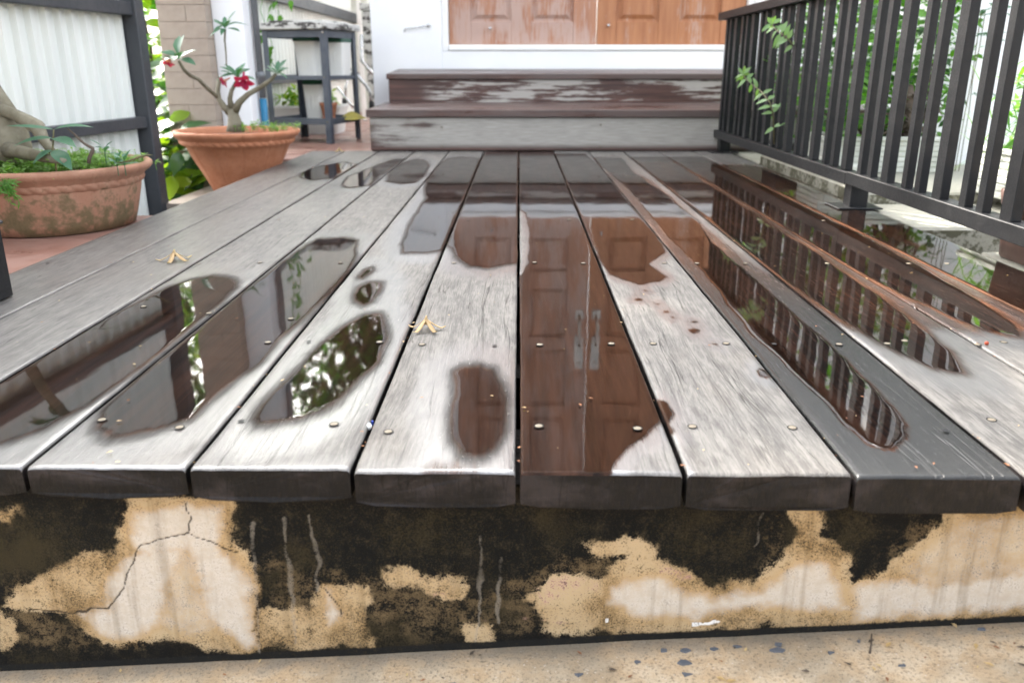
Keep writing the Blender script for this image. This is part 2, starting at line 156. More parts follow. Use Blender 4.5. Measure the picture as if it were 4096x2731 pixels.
# ------------------------------------------------------------------ mesh helpers
class MB:
    def __init__(s): s.v = []; s.f = []; s.mi = []
    def add(s, vs, fs, mi=0):
        o = len(s.v); s.v += [tuple(v) for v in vs]; s.f += [tuple(i+o for i in f) for f in fs]; s.mi += [mi]*len(fs)
    def box(s, lo, hi, M=None, bev=0, mi=0):
        x0, y0, z0 = lo; x1, y1, z1 = hi
        if bev > 0:
            b = min(bev, (x1-x0)/2.01, (y1-y0)/2.01, (z1-z0)/2.01)
            vs = []; idx = {}
            for cx in (0, 1):
                for cy in (0, 1):
                    for cz in (0, 1):
                        X = (x0, x1)[cx]; Y = (y0, y1)[cy]; Z = (z0, z1)[cz]
                        ix = (b, -b)[cx]; iy = (b, -b)[cy]; iz = (b, -b)[cz]
                        for a, p in enumerate(((X, Y+iy, Z+iz), (X+ix, Y, Z+iz), (X+ix, Y+iy, Z))):
                            idx[cx, cy, cz, a] = len(vs); vs.append(p)
            g = lambda *k: idx[k]
            fs = []
            for c in (0, 1):
                q = [g(c, 0, 0, 0), g(c, 1, 0, 0), g(c, 1, 1, 0), g(c, 0, 1, 0)]; fs.append(q if c else q[::-1])
                q = [g(0, c, 0, 1), g(0, c, 1, 1), g(1, c, 1, 1), g(1, c, 0, 1)]; fs.append(q if c else q[::-1])
                q = [g(0, 0, c, 2), g(1, 0, c, 2), g(1, 1, c, 2), g(0, 1, c, 2)]; fs.append(q if c else q[::-1])
            for p in (0, 1):
                for q in (0, 1):
                    e = [g(p, q, 0, 0), g(p, q, 0, 1), g(p, q, 1, 1), g(p, q, 1, 0)]; fs.append(e if p != q else e[::-1])
                    e = [g(p, 0, q, 0), g(p, 0, q, 2), g(p, 1, q, 2), g(p, 1, q, 0)]; fs.append(e[::-1] if p != q else e)
                    e = [g(0, p, q, 1), g(0, p, q, 2), g(1, p, q, 2), g(1, p, q, 1)]; fs.append(e if p != q else e[::-1])
            for cx in (0, 1):
                for cy in (0, 1):
                    for cz in (0, 1):
                        t = [g(cx, cy, cz, 0), g(cx, cy, cz, 1), g(cx, cy, cz, 2)]
                        fs.append(t if (cx+cy+cz) % 2 == 1 else t[::-1])
        else:
            vs = [(x0, y0, z0), (x1, y0, z0), (x1, y1, z0), (x0, y1, z0), (x0, y0, z1), (x1, y0, z1), (x1, y1, z1), (x0, y1, z1)]
            fs = [(3, 2, 1, 0), (4, 5, 6, 7), (0, 1, 5, 4), (1, 2, 6, 5), (2, 3, 7, 6), (3, 0, 4, 7)]
        if M is not None: vs = [tuple(M @ Vector(v)) for v in vs]
        s.add(vs, fs, mi); return s
    def tube(s, pts, rs, n=8, cap=True, mi=0):
        pts = [Vector(p) for p in pts]
        if not hasattr(rs, '__len__'): rs = [rs]*len(pts)
        o = len(s.v); prev = None
        for i, p in enumerate(pts):
            d = (pts[min(i+1, len(pts)-1)]-pts[max(i-1, 0)]).normalized()
            if prev is None:
                a = Vector((0, 0, 1)) if abs(d.z) < .9 else Vector((1, 0, 0)); u = d.cross(a).normalized()
            else:
                u = (prev-d*prev.dot(d)).normalized()
            prev = u; w = d.cross(u)
            for k in range(n):
                t = 2*math.pi*k/n; s.v.append(tuple(p+(u*math.cos(t)+w*math.sin(t))*rs[i]))
        for i in range(len(pts)-1):
            for k in range(n):
                a = o+i*n+k; b = o+i*n+(k+1) % n; s.f.append((a, b, b+n, a+n)); s.mi.append(mi)
        if cap:
            s.f.append(tuple(o+k for k in range(n))[::-1]); s.mi.append(mi)
            e = o+(len(pts)-1)*n; s.f.append(tuple(e+k for k in range(n))); s.mi.append(mi)
        return s
    def lathe(s, prof, c=(0, 0, 0), n=48, fr=None, mi=0, close=False):
        o = len(s.v); m = len(prof)
        for i, (r, z) in enumerate(prof):
            for k in range(n):
                t = 2*math.pi*k/n; rr = fr(r, z, t, i) if fr else r
                s.v.append((c[0]+rr*math.cos(t), c[1]+rr*math.sin(t), c[2]+z))
        for i in range(m-1):
            for k in range(n):
                a = o+i*n+k; b = o+i*n+(k+1) % n; s.f.append((a, b, b+n, a+n)); s.mi.append(mi)
        if close:
            s.f.append(tuple(o+k for k in range(n))[::-1]); s.mi.append(mi)
            s.f.append(tuple(o+(m-1)*n+k for k in range(n))); s.mi.append(mi)
        return s
    def leaf(s, base, d, up, L, Wd, droop=.3, fold=.25, mi=0, segs=3, tip=.5):
        base = Vector(base); d = Vector(d).normalized(); up = Vector(up)
        side = d.cross(up)
        if side.length < 1e-3: side = d.cross(Vector((1, .3, 0)))
        side.normalize(); nn = side.cross(d).normalized()
        o = len(s.v); s.v.append(tuple(base))
        for i in range(1, segs+1):
            t = i/(segs+1); w = Wd*.5*math.sin(math.pi*t**tip)
            p = base+d*L*t - nn*droop*L*t*t
            s.v.append(tuple(p)); s.v.append(tuple(p+side*w+nn*w*fold)); s.v.append(tuple(p-side*w+nn*w*fold))
        s.v.append(tuple(base+d*L-nn*droop*L)); e = len(s.v)-1
        s.f += [(o, o+2, o+1), (o, o+1, o+3)]; c = 2
        for i in range(segs-1):
            a = o+1+i*3; b = a+3
            s.f += [(a, a+1, b+1, b), (a, b, b+2, a+2)]; c += 2
        a = o+1+(segs-1)*3
        s.f += [(a, a+1, e), (a, e, a+2)]; c += 2
        s.mi += [mi]*c
        return s
    def build(s, name, mat, parent=None, smooth=False, loc=None):
        me = bpy.data.meshes.new(name)
        me.from_pydata(s.v, [], s.f)
        mats = mat if isinstance(mat, (list, tuple)) else [mat]
        for m in mats: me.materials.append(m)
        if len(mats) > 1: me.polygons.foreach_set('material_index', s.mi)
        if smooth: me.polygons.foreach_set('use_smooth', [True]*len(me.polygons))
        me.update()
        o = bpy.data.objects.new(name, me); col.objects.link(o)
        if loc is not None: o.location = loc
        if parent: attach(o, parent)
        return o
def attach(o, parent):
    o.parent = parent
    if parent.type == 'EMPTY': o.matrix_parent_inverse = Matrix.Translation(-Vector(parent.location))
def thing(name, label, cat, loc=(0, 0, 0), group=None):
    o = bpy.data.objects.new(name, None); col.objects.link(o); o.location = loc; o.empty_display_size = .05
    o['label'] = label; o['category'] = cat
    if group: o['group'] = group
    return o
def tag(o, label=None, cat=None, group=None, kind=None):
    if label: o['label'] = label
    if cat: o['category'] = cat
    if group: o['group'] = group
    if kind: o['kind'] = kind
    return o
def smooth_angle(o, deg=35):
    me = o.data
    me.polygons.foreach_set('use_smooth', [True]*len(me.polygons))
    try: me.set_sharp_from_angle(angle=R_(deg))
    except Exception: pass
    return o
# ------------------------------------------------------------------ materials
def wood_board_mat():
    b = NB('weathered_deck_wood'); bid = b.attr('bid'); w = b.attr('wet'); soak = b.attr('soak')
    off = b.n('ShaderNodeCombineXYZ'); b.set(off.inputs[0], b.math('MULTIPLY', bid, 7.3)); b.set(off.inputs[1], b.math('MULTIPLY', bid, 13.1)); b.set(off.inputs[2], b.math('MULTIPLY', bid, 3.7))
    va = b.n('ShaderNodeVectorMath', operation='ADD'); b.set(va.inputs[0], b.co); b.set(va.inputs[1], off.outputs[0]); co = va.outputs[0]
    warp = b.noise(b.map((9, 2.2, 9), co=co), 1.0, 2, .5, out='Color')
    vm = b.n('ShaderNodeVectorMath', operation='MULTIPLY_ADD'); b.set(vm.inputs[0], warp); vm.inputs[1].default_value = (.035, .035, .0); b.set(vm.inputs[2], co)
    wc = vm.outputs[0]
    g1 = b.noise(b.map((70, 3.0, 70), co=wc), 1.0, 6, .68)          # broad grain
    g2 = b.noise(b.map((420, 22, 420), co=wc), 1.0, 4, .7)          # fine fibre
    g3 = b.noise(b.map((900, 240, 900), co=co), 1.0, 3, .7)         # pores
    blotch = b.noise(b.map((9, 4, 9), co=co), 1.0, 5, .6)
    grey = b.mix(b.mr(g1, .28, .72), (.072, .067, .062), (.165, .154, .138))
    grey = b.mix(b.mr(g2, .40, .78, 0, .6), grey, (.245, .235, .215))
    grey = b.mix(b.math('MULTIPLY', b.mr(blotch, .50, .72), .5), grey, (.15, .128, .105))
    grey = b.mix(b.math('MULTIPLY', b.mr(g3, .56, .72), .35), grey, (.085, .07, .055))
    fl = b.noise(b.map((260, 30, 260), co=wc), 1.0, 5, .78); fl2 = b.noise(b.map((60, 18, 60), co=co), 1.0, 3, .6)
    grey = b.mix(b.math('MULTIPLY', b.mr(b.math('ADD', fl, b.math('MULTIPLY', b.math('SUBTRACT', fl2, .5), .6)), .50, .60), .42), grey, (.25, .236, .208))
    grey = b.mix(b.math('MULTIPLY', b.mr(b.math('ADD', fl, b.math('MULTIPLY', b.math('SUBTRACT', fl2, .5), .8)), .43, .35), .50), grey, (.060, .054, .049))
    g4 = b.noise(b.map((620, 14, 620), co=wc), 1.0, 3, .75); grey = b.mix(b.math('MULTIPLY', b.mr(g4, .47, .33), .62), grey, (.045, .040, .036)); grey = b.mix(b.math('MULTIPLY', b.mr(g4, .56, .68), .35), grey, (.29, .275, .245))
    # checks: thin dark cracks following the grain
    cn = b.noise(b.map((48, 1.1, 48), co=wc), 1.0, 3, .5)
    ck = b.math('ABSOLUTE', b.math('SUBTRACT', cn, .5))
    ckm = b.mr(ck, .0, .010, 1, 0); ckm = b.math('MULTIPLY', ckm, b.mr(b.noise(b.map((10, 2.5, 10), co=co), 1., 2), .40, .55))
    grey = b.mix(b.math('MULTIPLY', ckm, .85), grey, (.03, .025, .02))
    red = b.mix(b.mr(g1, .3, .7), (.010, .006, .0045), (.076, .037, .0245))
    red = b.mix(b.math('MULTIPLY', b.mr(g2, .5, .75), .5), red, (.100, .047, .030))
    red = b.mix(b.math('MULTIPLY', b.mr(g3, .6, .75), .5), red, (.17, .085, .05))
    red = b.mix(b.math('MULTIPLY', b.mr(blotch, .45, .7), .5), red, (.014, .0105, .0085))
    damp = b.mix(.55, grey, (.060, .059, .062))
    # wetness
    en = b.math('ADD', b.math('MULTIPLY', b.math('SUBTRACT', g2, .5), .010), b.math('MULTIPLY', b.math('SUBTRACT', g1, .5), .008))
    ws = b.math('ADD', w, en)
    soft = b.attr('soft'); m_dark = b.mr(ws, b.mr(soft, 0, 1, -.0035, -.014, False), b.mr(soft, 0, 1, .0015, -.002, False))
    m_damp = b.math('MAXIMUM', b.mr(b.math('ADD', w, b.math('MULTIPLY', b.math('SUBTRACT', g1, .5), .03)), b.mr(soft, 0, 1, -.022, -.055, False), b.mr(soft, 0, 1, -.005, -.020, False)), b.mr(b.math('ADD', soak, b.math('MULTIPLY', b.math('SUBTRACT', blotch, .5), .5)), .15, .85))
    m_film = b.mr(b.math('ADD', soak, b.math('MULTIPLY', b.math('SUBTRACT', g1, .5), .4)), .58, .80)
    c = b.mix(m_damp, grey, damp); c = b.mix(b.math('MULTIPLY', m_film, .85), c, b.mix(b.attr('tone'), (.016, .0175, .0175), b.mix(1.0, red, (1.35, 1.30, 1.2), 'MULTIPLY'))); c = b.mix(m_dark, c, b.mix(b.math('MULTIPLY', b.attr('tone'), m_film), b.mix(b.math('MULTIPLY', b.mr(w, -.004, .004, 1, 0), soft), red, b.mix(.35, (.020, .019, .020), grey)), b.mix(1.0, red, (1.7, 1.55, 1.3), 'MULTIPLY')))  # soaked right boards: red lightened towards orange, painting in sunlight under the water
    ring = b.math('MULTIPLY', b.math('MULTIPLY', m_damp, b.math('SUBTRACT', 1.0, m_dark)), b.math('SUBTRACT', 1.0, b.math('MULTIPLY', m_film, .97)))
    rough = b.math('ADD', b.math('SUBTRACT', b.mr(m_damp, 0, 1, .62, .36, False), b.math('MULTIPLY', m_film, .12)), b.math('MULTIPLY', b.math('SUBTRACT', g2, .5), .22))
    h = b.math('ADD', b.math('MULTIPLY', g1, .8), b.math('ADD', b.math('MULTIPLY', g2, .55), b.math('MULTIPLY', ckm, -1.2)))
    h = b.math('ADD', h, b.math('MULTIPLY', g3, .2))
    st = b.mr(m_dark, 0, 1, .55, .15, False)
    bp = b.n('ShaderNodeBump'); b.set(bp.inputs['Height'], h); b.set(bp.inputs['Strength'], st); bp.inputs['Distance'].default_value = .0012
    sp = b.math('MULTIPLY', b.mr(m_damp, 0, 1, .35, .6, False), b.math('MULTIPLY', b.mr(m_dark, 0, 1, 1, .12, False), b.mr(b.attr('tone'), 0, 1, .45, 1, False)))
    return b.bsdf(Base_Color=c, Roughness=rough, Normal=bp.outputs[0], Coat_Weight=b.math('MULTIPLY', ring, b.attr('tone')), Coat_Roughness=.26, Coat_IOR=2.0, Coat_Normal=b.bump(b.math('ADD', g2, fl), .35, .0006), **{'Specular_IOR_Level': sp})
M_board = wood_board_mat()
def board_end_mat():
    b = NB('wet_end_grain'); f = b.noise(b.map((14, 14, 22)), 1.0, 6, .65); f2 = b.noise(b.map((190, 190, 60)), 1, 4, .6)
    c = b.mix(b.mr(f, .44, .66), (.0024, .0022, .0026), (.026, .021, .021)); c = b.mix(b.math('MULTIPLY', b.mr(f2, .55, .75), .3), c, (.035, .028, .026))
    cz = b.math('ABSOLUTE', b.math('SUBTRACT', b.noise(b.map((55, 55, 5)), 1, 3, .5), .5)); c = b.mix(b.mr(cz, 0, .012, .8, 0), c, (.001, .001, .001))
    c = b.mix(b.mr(b.noise(b.map((5, 5, 30)), 1, 4, .6), .55, .75, 0, .5), c, (.045, .038, .040))
    c = b.mix(b.mr(b.vor(b.map((1, 1, 1)), 260), .0, .07, .5, 0), c, (.25, .2, .13))
    return b.bsdf(Base_Color=c, Roughness=b.mr(f2, .3, .7, .42, .65), Normal=b.bump(b.math('ADD', f2, f), .7, .003), **{'Specular_IOR_Level': .2})
M_end = board_end_mat()
def water_mat():
    b = NB('rain_water'); fr = b.n('ShaderNodeFresnel'); fr.inputs[0].default_value = 1.62
    f = b.noise(b.map((14, 6, 14)), 1.0, 2, .5); f2 = b.noise(b.map((60, 40, 60)), 1, 2, .5)
    nrm = b.bump(b.math('ADD', f, b.math('ADD', b.math('MULTIPLY', f2, .04), b.math('MULTIPLY', b.noise(b.map((330, 24, 330)), 1, 3, .6), .012))), .05, .004)
    b.set(fr.inputs['Normal'], nrm)
    g = b.n('ShaderNodeBsdfGlossy'); g.inputs['Roughness'].default_value = 0.03; b.set(g.inputs['Normal'], nrm)
    t = b.n('ShaderNodeBsdfTransparent'); t.inputs[0].default_value = (.93, .92, .90, 1)
    edge = b.attr('film'); en = b.noise(b.map((260, 60, 260)), 1.0, 4, .7)
    ef = b.mr(b.math('ADD', edge, b.math('MULTIPLY', b.math('SUBTRACT', en, .5), .9)), .05, .75)
    mx = b.n('ShaderNodeMixShader'); b.set(mx.inputs[0], b.math('MULTIPLY', fr.outputs[0], ef))
    b.t.links.new(t.outputs[0], mx.inputs[1]); b.t.links.new(g.outputs[0], mx.inputs[2]); b.t.links.new(mx.outputs[0], b.out.inputs[0])
    return b.m
M_water = water_mat()
def wall_mat():
    b = NB('mouldy_render'); cl = b.attr('clean'); wh = b.attr('white'); pk = b.math('MULTIPLY', b.attr('pink'), 1.0); br = b.attr('brown'); dr = b.attr('drip'); ck = b.attr('crack'); pt = b.attr('paint'); ft = b.attr('foot')
    n1 = b.noise(b.co, 620, 4, .75); n2 = b.noise(b.co, 70, 6, .68); hl = b.attr('halo'); wl = b.attr('whalo'); n3 = b.noise(b.co, 14, 4, .6); n4 = b.noise(b.co, 1100, 2, .6)
    sand = b.mix(b.mr(n3, .35, .65), (.48, .36, .21), (.42, .275, .13)); sand = b.mix(b.math('MULTIPLY', b.mr(n1, .45, .7), .5), sand, (.54, .43, .30))
    whi = b.mix(b.mr(n2, .3, .7), (.54, .49, .42), (.66, .62, .56))
    blk = b.mix(b.mr(n2, .45, .75), (.0042, .0042, .0038), (.014, .0125, .009))
    blk = b.mix(b.mr(n4, .66, .74), blk, (.08, .065, .045))
    spk = b.math('ADD', b.math('MULTIPLY', b.math('SUBTRACT', n1, .5), .95), b.math('MULTIPLY', b.math('SUBTRACT', n2, .5), .9))
    c = b.mix(b.mr(b.math('ADD', br, b.math('MULTIPLY', spk, 1.6)), .50, .78), blk, (.155, .108, .055))
    c = b.mix(b.mr(b.math('ADD', hl, b.math('MULTIPLY', spk, 1.5)), .36, .66, 0, .85), c, (.12, .088, .045))
    c = b.mix(b.mr(b.math('ADD', cl, b.math('MULTIPLY', spk, 1.25)), .44, .56), c, sand)
    c = b.mix(b.mr(b.math('ADD', wl, b.math('MULTIPLY', spk, .8)), .25, .55, 0, .6), c, (.47, .30, .135))
    olive = b.math('MULTIPLY', b.mr(b.math('ADD', b.math('MULTIPLY', n3, .9), b.math('MULTIPLY', n1, .9)), .84, 1.12), b.mr(wh, .0, .8, .95, .30))
    c = b.mix(olive, c, (.035, .027, .0125))
    c = b.mix(b.mr(b.math('ADD', wh, b.math('MULTIPLY', spk, .6)), .35, .95, 0, .80), c, whi)
    c = b.mix(b.math('MULTIPLY', b.mr(b.math('ADD', dr, b.math('MULTIPLY', spk, 1.2)), .45, .95), .42), c, (.33, .29, .235))
    c = b.mix(b.mr(b.math('ADD', pk, b.math('MULTIPLY', spk, 2.0)), .60, .85, 0, .85), c, (.60, .33, .33))
    c = b.mix(b.mr(b.math('ADD', pt, b.math('MULTIPLY', spk, .2)), .5, .6), c, (.8, .78, .75))
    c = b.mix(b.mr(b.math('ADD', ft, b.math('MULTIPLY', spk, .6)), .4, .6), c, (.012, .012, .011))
    pep = b.math('ADD', n1, b.math('MULTIPLY', b.math('SUBTRACT', n2, .5), .7)); c = b.mix(b.math('MULTIPLY', b.mr(pep, .57, .66), b.mr(wh, .2, 1, .85, .30)), c, (.04, .03, .016))
    run = b.noise(b.map((75, 75, 5)), 1.0, 4, .6); c = b.mix(b.mr(run, .50, .72, 0, .45), c, b.mix(1.0, c, (.45, .42, .36), 'MULTIPLY'))
    c = b.mix(b.mr(ck, .25, .75, 0, .85), c, (.03, .022, .015))
    h = b.math('ADD', b.math('MULTIPLY', n1, .6), b.math('ADD', b.math('MULTIPLY', n2, .5), b.math('MULTIPLY', ck, -1.5)))
    return b.bsdf(Base_Color=c, Roughness=.85, Normal=b.bump(h, .55, .0016), **{'Specular_IOR_Level': .15})
M_wall = wall_mat()
def ground_mat():
    b = NB('sandy_concrete'); n1 = b.noise(b.co, 330, 4, .7); n2 = b.noise(b.co, 38, 5, .65); n3 = b.noise(b.co, 9, 3)
    c = b.mix(b.mr(n2, .35, .65), (.60, .43, .255), (.68, .54, .37)); c = b.mix(b.mr(n1, .5, .68, 0, .75), c, (.10, .078, .05))
    c = b.mix(b.mr(n3, .45, .65, 0, .45), c, (.22, .19, .135))
    v = b.vor(b.co, 150); c = b.mix(b.mr(v, .10, .16, .6, 0), c, (.75, .66, .55))
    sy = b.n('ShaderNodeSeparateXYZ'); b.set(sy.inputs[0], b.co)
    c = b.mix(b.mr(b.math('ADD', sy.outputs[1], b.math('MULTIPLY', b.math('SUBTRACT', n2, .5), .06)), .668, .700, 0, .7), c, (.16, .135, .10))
    g5 = b.noise(b.co, 900, 3, .7); c = b.mix(b.mr(g5, .60, .70, 0, .7), c, (.11, .085, .06))
    return b.bsdf(Base_Color=c, Roughness=.8, Normal=b.bump(b.math('ADD', n1, b.math('MULTIPLY', n2, .7)), .6, .002))
M_ground = ground_mat()
def tile_mat():
    b = NB('red_floor_tile'); n = b.noise(b.co, 6, 4); n2 = b.noise(b.co, 90, 4, .6)
    c = b.mix(b.mr(n, .3, .7), (.30, .145, .11), (.40, .235, .185)); c = b.mix(b.mr(n2, .55, .75, 0, .4), c, (.18, .10, .075))
    return b.bsdf(Base_Color=c, Roughness=b.mr(n, .3, .7, .25, .5), Normal=b.bump(n2, .15, .001))
M_tile = tile_mat()
M_soilground = plain('garden_soil', (.06, .045, .03), (.03, .025, .016), .9, 20, .5, 60)
M_black = None
def rail_mat():
    b = NB('black_painted_steel'); n = b.noise(b.co, 25, 5, .6); n2 = b.noise(b.co, 240, 3, .6)
    c = b.mix(b.mr(n, .4, .7), (.0065, .0072, .0088), (.014, .014, .015)); c = b.mix(b.mr(n2, .66, .74, 0, .4), c, (.06, .05, .045))
    return b.bsdf(Base_Color=c, Roughness=b.mr(n2, .3, .7, .36, .52), Normal=b.bump(n2, .12, .001), **{'Specular_IOR_Level': .35})
M_rail = rail_mat()
M_whitewall = plain('white_painted_render', (.80, .81, .81), (.76, .77, .78), .7, 3, .08, 120)
M_whiteframe = plain('white_gloss_paint', (.80, .80, .79), (.74, .74, .72), .4, 5, .05, 40)
def corr_mat():
    b = NB('cream_steel_sheet'); b.k = 1; n = b.noise(b.map((6, 6, 1)), 1, 4); n2 = b.noise(b.map((30, 30, 3)), 1, 4)
    c = b.mix(b.mr(n, .3, .7), (.78, .79, .74), (.72, .735, .69)); c = b.mix(b.mr(n2, .58, .75, 0, .3), c, (.45, .43, .36))
    return b.bsdf(Base_Color=c, Roughness=.42)
M_corr = corr_mat()
M_fgrey = plain('dark_grey_steel_paint', (.045, .05, .058), (.062, .066, .073), .5, 6, .1, 60)
def door_mat(name, fade):
    b = NB(name); g = b.noise(b.map((40, 40, 2.5)), 1, 5, .6); g2 = b.noise(b.map((160, 160, 9)), 1, 4, .6); p = b.noise(b.map((6, 6, 2.5)), 1, 5, .62)
    c = b.mix(b.mr(g, .3, .7), (.36, .135, .05), (.48, .205, .085)); c = b.mix(b.mr(g2, .5, .75, 0, .5), c, (.24, .07, .02))
    fm = b.mr(b.math('ADD', p, b.math('MULTIPLY', b.math('SUBTRACT', g2, .5), .6)), .62-fade*.18, .74-fade*.16)
    c = b.mix(b.math('MULTIPLY', fm, .35+fade*.4), c, (.62, .53, .48))
    c = b.mix(fade*.45, c, (.42, .22, .16))
    return b.bsdf(Base_Color=c, Roughness=b.mr(p, .3, .7, .42, .62), Normal=b.bump(g2, .15, .001))
M_doorL = door_mat('sun_faded_door_wood', 1.0); M_doorR = door_mat('orange_varnished_door_wood', .12)
def step_mat(name, peel, top):
    b = NB(name); g = b.noise(b.map((3, 30, 60)), 1, 6, .62); g2 = b.noise(b.map((14, 160, 260)), 1, 4, .6); p = b.noise(b.map((2.2, 9, 9)), 1, 6, .65)
    c = b.mix(b.mr(g, .3, .7), (.05, .023, .018), (.13, .06, .045)); c = b.mix(b.mr(g2, .55, .75, 0, .5), c, (.03, .02, .018))
    sx = b.n('ShaderNodeSeparateXYZ'); b.set(sx.inputs[0], b.co)
    if peel == 'grey':
        e = b.math('ADD', p, b.math('ADD', b.math('MULTIPLY', b.math('SUBTRACT', g, .5), .35), b.mr(sx.outputs[0], -.70, -.05, -.10, .34)))
        m = b.math('MULTIPLY', b.mr(e, .40, .58), b.mr(sx.outputs[2], .006, .035)); c = b.mix(b.math('MULTIPLY', m, .9), c, b.mix(b.mr(g2, .3, .7), (.36, .34, .30), (.52, .49, .44)))
    elif peel == 'flake':
        e = b.math('ADD', p, b.math('MULTIPLY', b.math('SUBTRACT', g, .5), .8))
        m = b.math('MULTIPLY', b.mr(b.math('ADD', e, b.math('MULTIPLY', b.math('SUBTRACT', g2, .5), .35)), .47, .55), b.mr(sx.outputs[0], -.50, -.38)); c = b.mix(b.math('MULTIPLY', m, .85), c, (.50, .475, .43))
    elif peel == 'tread':
        m = b.mr(p, .35, .62); c = b.mix(b.math('MULTIPLY', m, .6), c, (.15, .125, .115))
    return b.bsdf(Base_Color=c, Roughness=b.mr(p, .3, .7, .22 if top else .4, .45 if top else .6), Normal=b.bump(g2, .3, .0015))
M_riser1 = step_mat('grey_weathered_riser', 'grey', 0); M_riser2 = step_mat('flaking_red_riser', 'flake', 0); M_tread = step_mat('damp_brown_tread', 'tread', 1)
def terra_mat(name, moss):
    A1, A2 = ((.40, .19, .115), (.47, .25, .16)) if moss else ((.50, .185, .085), (.60, .255, .135))
    b = NB(name); n = b.noise(b.co, 18, 5, .62); n2 = b.noise(b.co, 130, 4, .6); sx = b.n('ShaderNodeSeparateXYZ'); b.set(sx.inputs[0], b.co)
    c = b.mix(b.mr(n, .3, .7), A1, A2); c = b.mix(b.mr(n2, .5, .75, 0, .4), c, (.32, .12, .07))
    if moss:
        e = b.math('ADD', n, b.math('ADD', b.math('MULTIPLY', b.math('SUBTRACT', n2, .5), .35), b.mr(sx.outputs[2], .01, .115, .12, -.16)))
        c = b.mix(b.mr(b.math('ADD', e, b.math('MULTIPLY', b.math('SUBTRACT', b.noise(b.co, 55, 5, .7), .5), .5)), .42, .68, 0, .85), c, b.mix(b.mr(n2, .3, .7), (.085, .075, .025), (.15, .115, .05)))
    return b.bsdf(Base_Color=c, Roughness=.75, Normal=b.bump(b.math('ADD', n2, n), .3, .002))
M_terra_moss = terra_mat('mossy_terracotta', True); M_terra = terra_mat('clean_terracotta', False)
M_soil = plain('potting_soil', (.12, .07, .045), (.07, .045, .03), .9, 60, .8, 120)
M_brick = plain('beige_brick', (.43, .355, .285), (.37, .30, .24), .8, 14, .3, 140)
M_mortar = plain('beige_mortar', (.36, .30, .245), (.33, .28, .225), .85, 30, .3, 120)
M_bark = plain('pale_grey_bark', (.26, .235, .165), (.16, .14, .09), .8, 22, .6, 70)
M_stem = plain('green_brown_stem', (.20, .18, .08), (.13, .12, .055), .6, 40, .2, 90)
M_trunk = plain('dark_tree_bark', (.12, .09, .065), (.06, .045, .03), .9, 12, .7, 40)
M_leafD = leafmat('dark_glossy_leaf', (.03, .085, .03), (.055, .14, .04), .3, .3)
M_leafA = leafmat('blue_green_leaf', (.05, .15, .085), (.085, .21, .12), .25, .4)
M_leafB = leafmat('bright_green_leaf', (.09, .24, .035), (.16, .35, .06), .45, .45)
M_leafY = leafmat('yellow_green_leaf', (.20, .34, .03), (.40, .46, .05), .55, .45)
M_weed = leafmat('pale_weed_leaf', (.15, .30, .06), (.30, .44, .14), .4, .5)
M_leafG = leafmat('grey_green_leaf', (.17, .30, .12), (.27, .40, .19), .35, .5)
M_petal = leafmat('crimson_petal', (.42, .008, .085), (.60, .03, .17), .3, .5)
M_petalP = leafmat('pale_pink_petal', (.75, .28, .30), (.85, .5, .45), .3, .5)
M_tan = leafmat('dry_tan_petal', (.55, .36, .17), (.68, .49, .28), .25, .6)
M_white_plastic = plain('white_plastic', (.74, .74, .70), (.68, .68, .65), .45, 6, .05, 40)
M_green_plastic = plain('green_plastic', (.02, .12, .07), (.015, .09, .05), .4, 6, .05, 40)
M_brown_plastic = plain('brown_plastic', (.19, .115, .095), (.15, .09, .075), .38, 8, .05, 40)
M_blackplastic = plain('black_plastic', (.02, .022, .025), (.03, .03, .033), .45, 8, .1, 40)
M_bluegrey = plain('blue_grey_angle_steel', (.07, .085, .11), (.10, .115, .14), .45, 14, .15, 60)
M_pipe = plain('grey_pvc', (.20, .21, .22), (.16, .17, .18), .5, 10, .05, 40)
M_blue = plain('blue_pvc', (.01, .20, .38), (.01, .17, .33), .4, 10, .05, 40)
M_chrome = plain('dull_chrome', (.62, .62, .62), (.5, .5, .5), .25, 10, .05, 40, metal=1)
M_brass = plain('satin_nickel', (.52, .50, .45), (.42, .40, .36), .35, 20, .05, 40, metal=1)
M_conc = None
def conc_mat():
    b = NB('mossy_concrete'); n = b.noise(b.co, 12, 5, .65); n2 = b.noise(b.co, 90, 4, .65); ge = b.n('ShaderNodeNewGeometry'); sx = b.n('ShaderNodeSeparateXYZ'); b.set(sx.inputs[0], ge.outputs['Normal'])
    c = b.mix(b.mr(n2, .3, .7), (.40, .385, .31), (.52, .50, .42)); side = b.mr(sx.outputs[2], .3, .8, 1, .15)
    c = b.mix(b.math('MULTIPLY', b.mr(b.math('ADD', n, b.math('MULTIPLY', b.math('SUBTRACT', n2, .5), .6)), .42, .58, 0, .9), side), c, (.085, .08, .038))
    return b.bsdf(Base_Color=c, Roughness=.75, Normal=b.bump(n2, .4, .002))
M_conc = conc_mat()
M_planter = plain('pale_grey_planter', (.60, .61, .56), (.48, .49, .43), .65, 9, .2, 60)
M_weath = None
def weath_mat():
    b = NB('flaking_white_paint'); n = b.noise(b.map((9, 9, 30)), 1, 5, .65); n2 = b.noise(b.co, 45, 4, .65)
    c = b.mix(b.mr(b.math('ADD', n, b.math('MULTIPLY', b.math('SUBTRACT', n2, .5), .6)), .50, .60), (.62, .62, .59), (.06, .055, .05))
    return b.bsdf(Base_Color=c, Roughness=.7, Normal=b.bump(n2, .3, .002))
M_weath = weath_mat()
M_slate = plain('slate_chip', (.10, .115, .14), (.14, .15, .17), .5, 60, .2, 200)
M_plug = plain('pale_wood_plug', (.25, .21, .145), (.19, .155, .105), .6, 200, .1, 300)
M_rust = plain('rusty_wood_fleck', (.36, .15, .06), (.22, .09, .04), .8, 200, .1, 300)
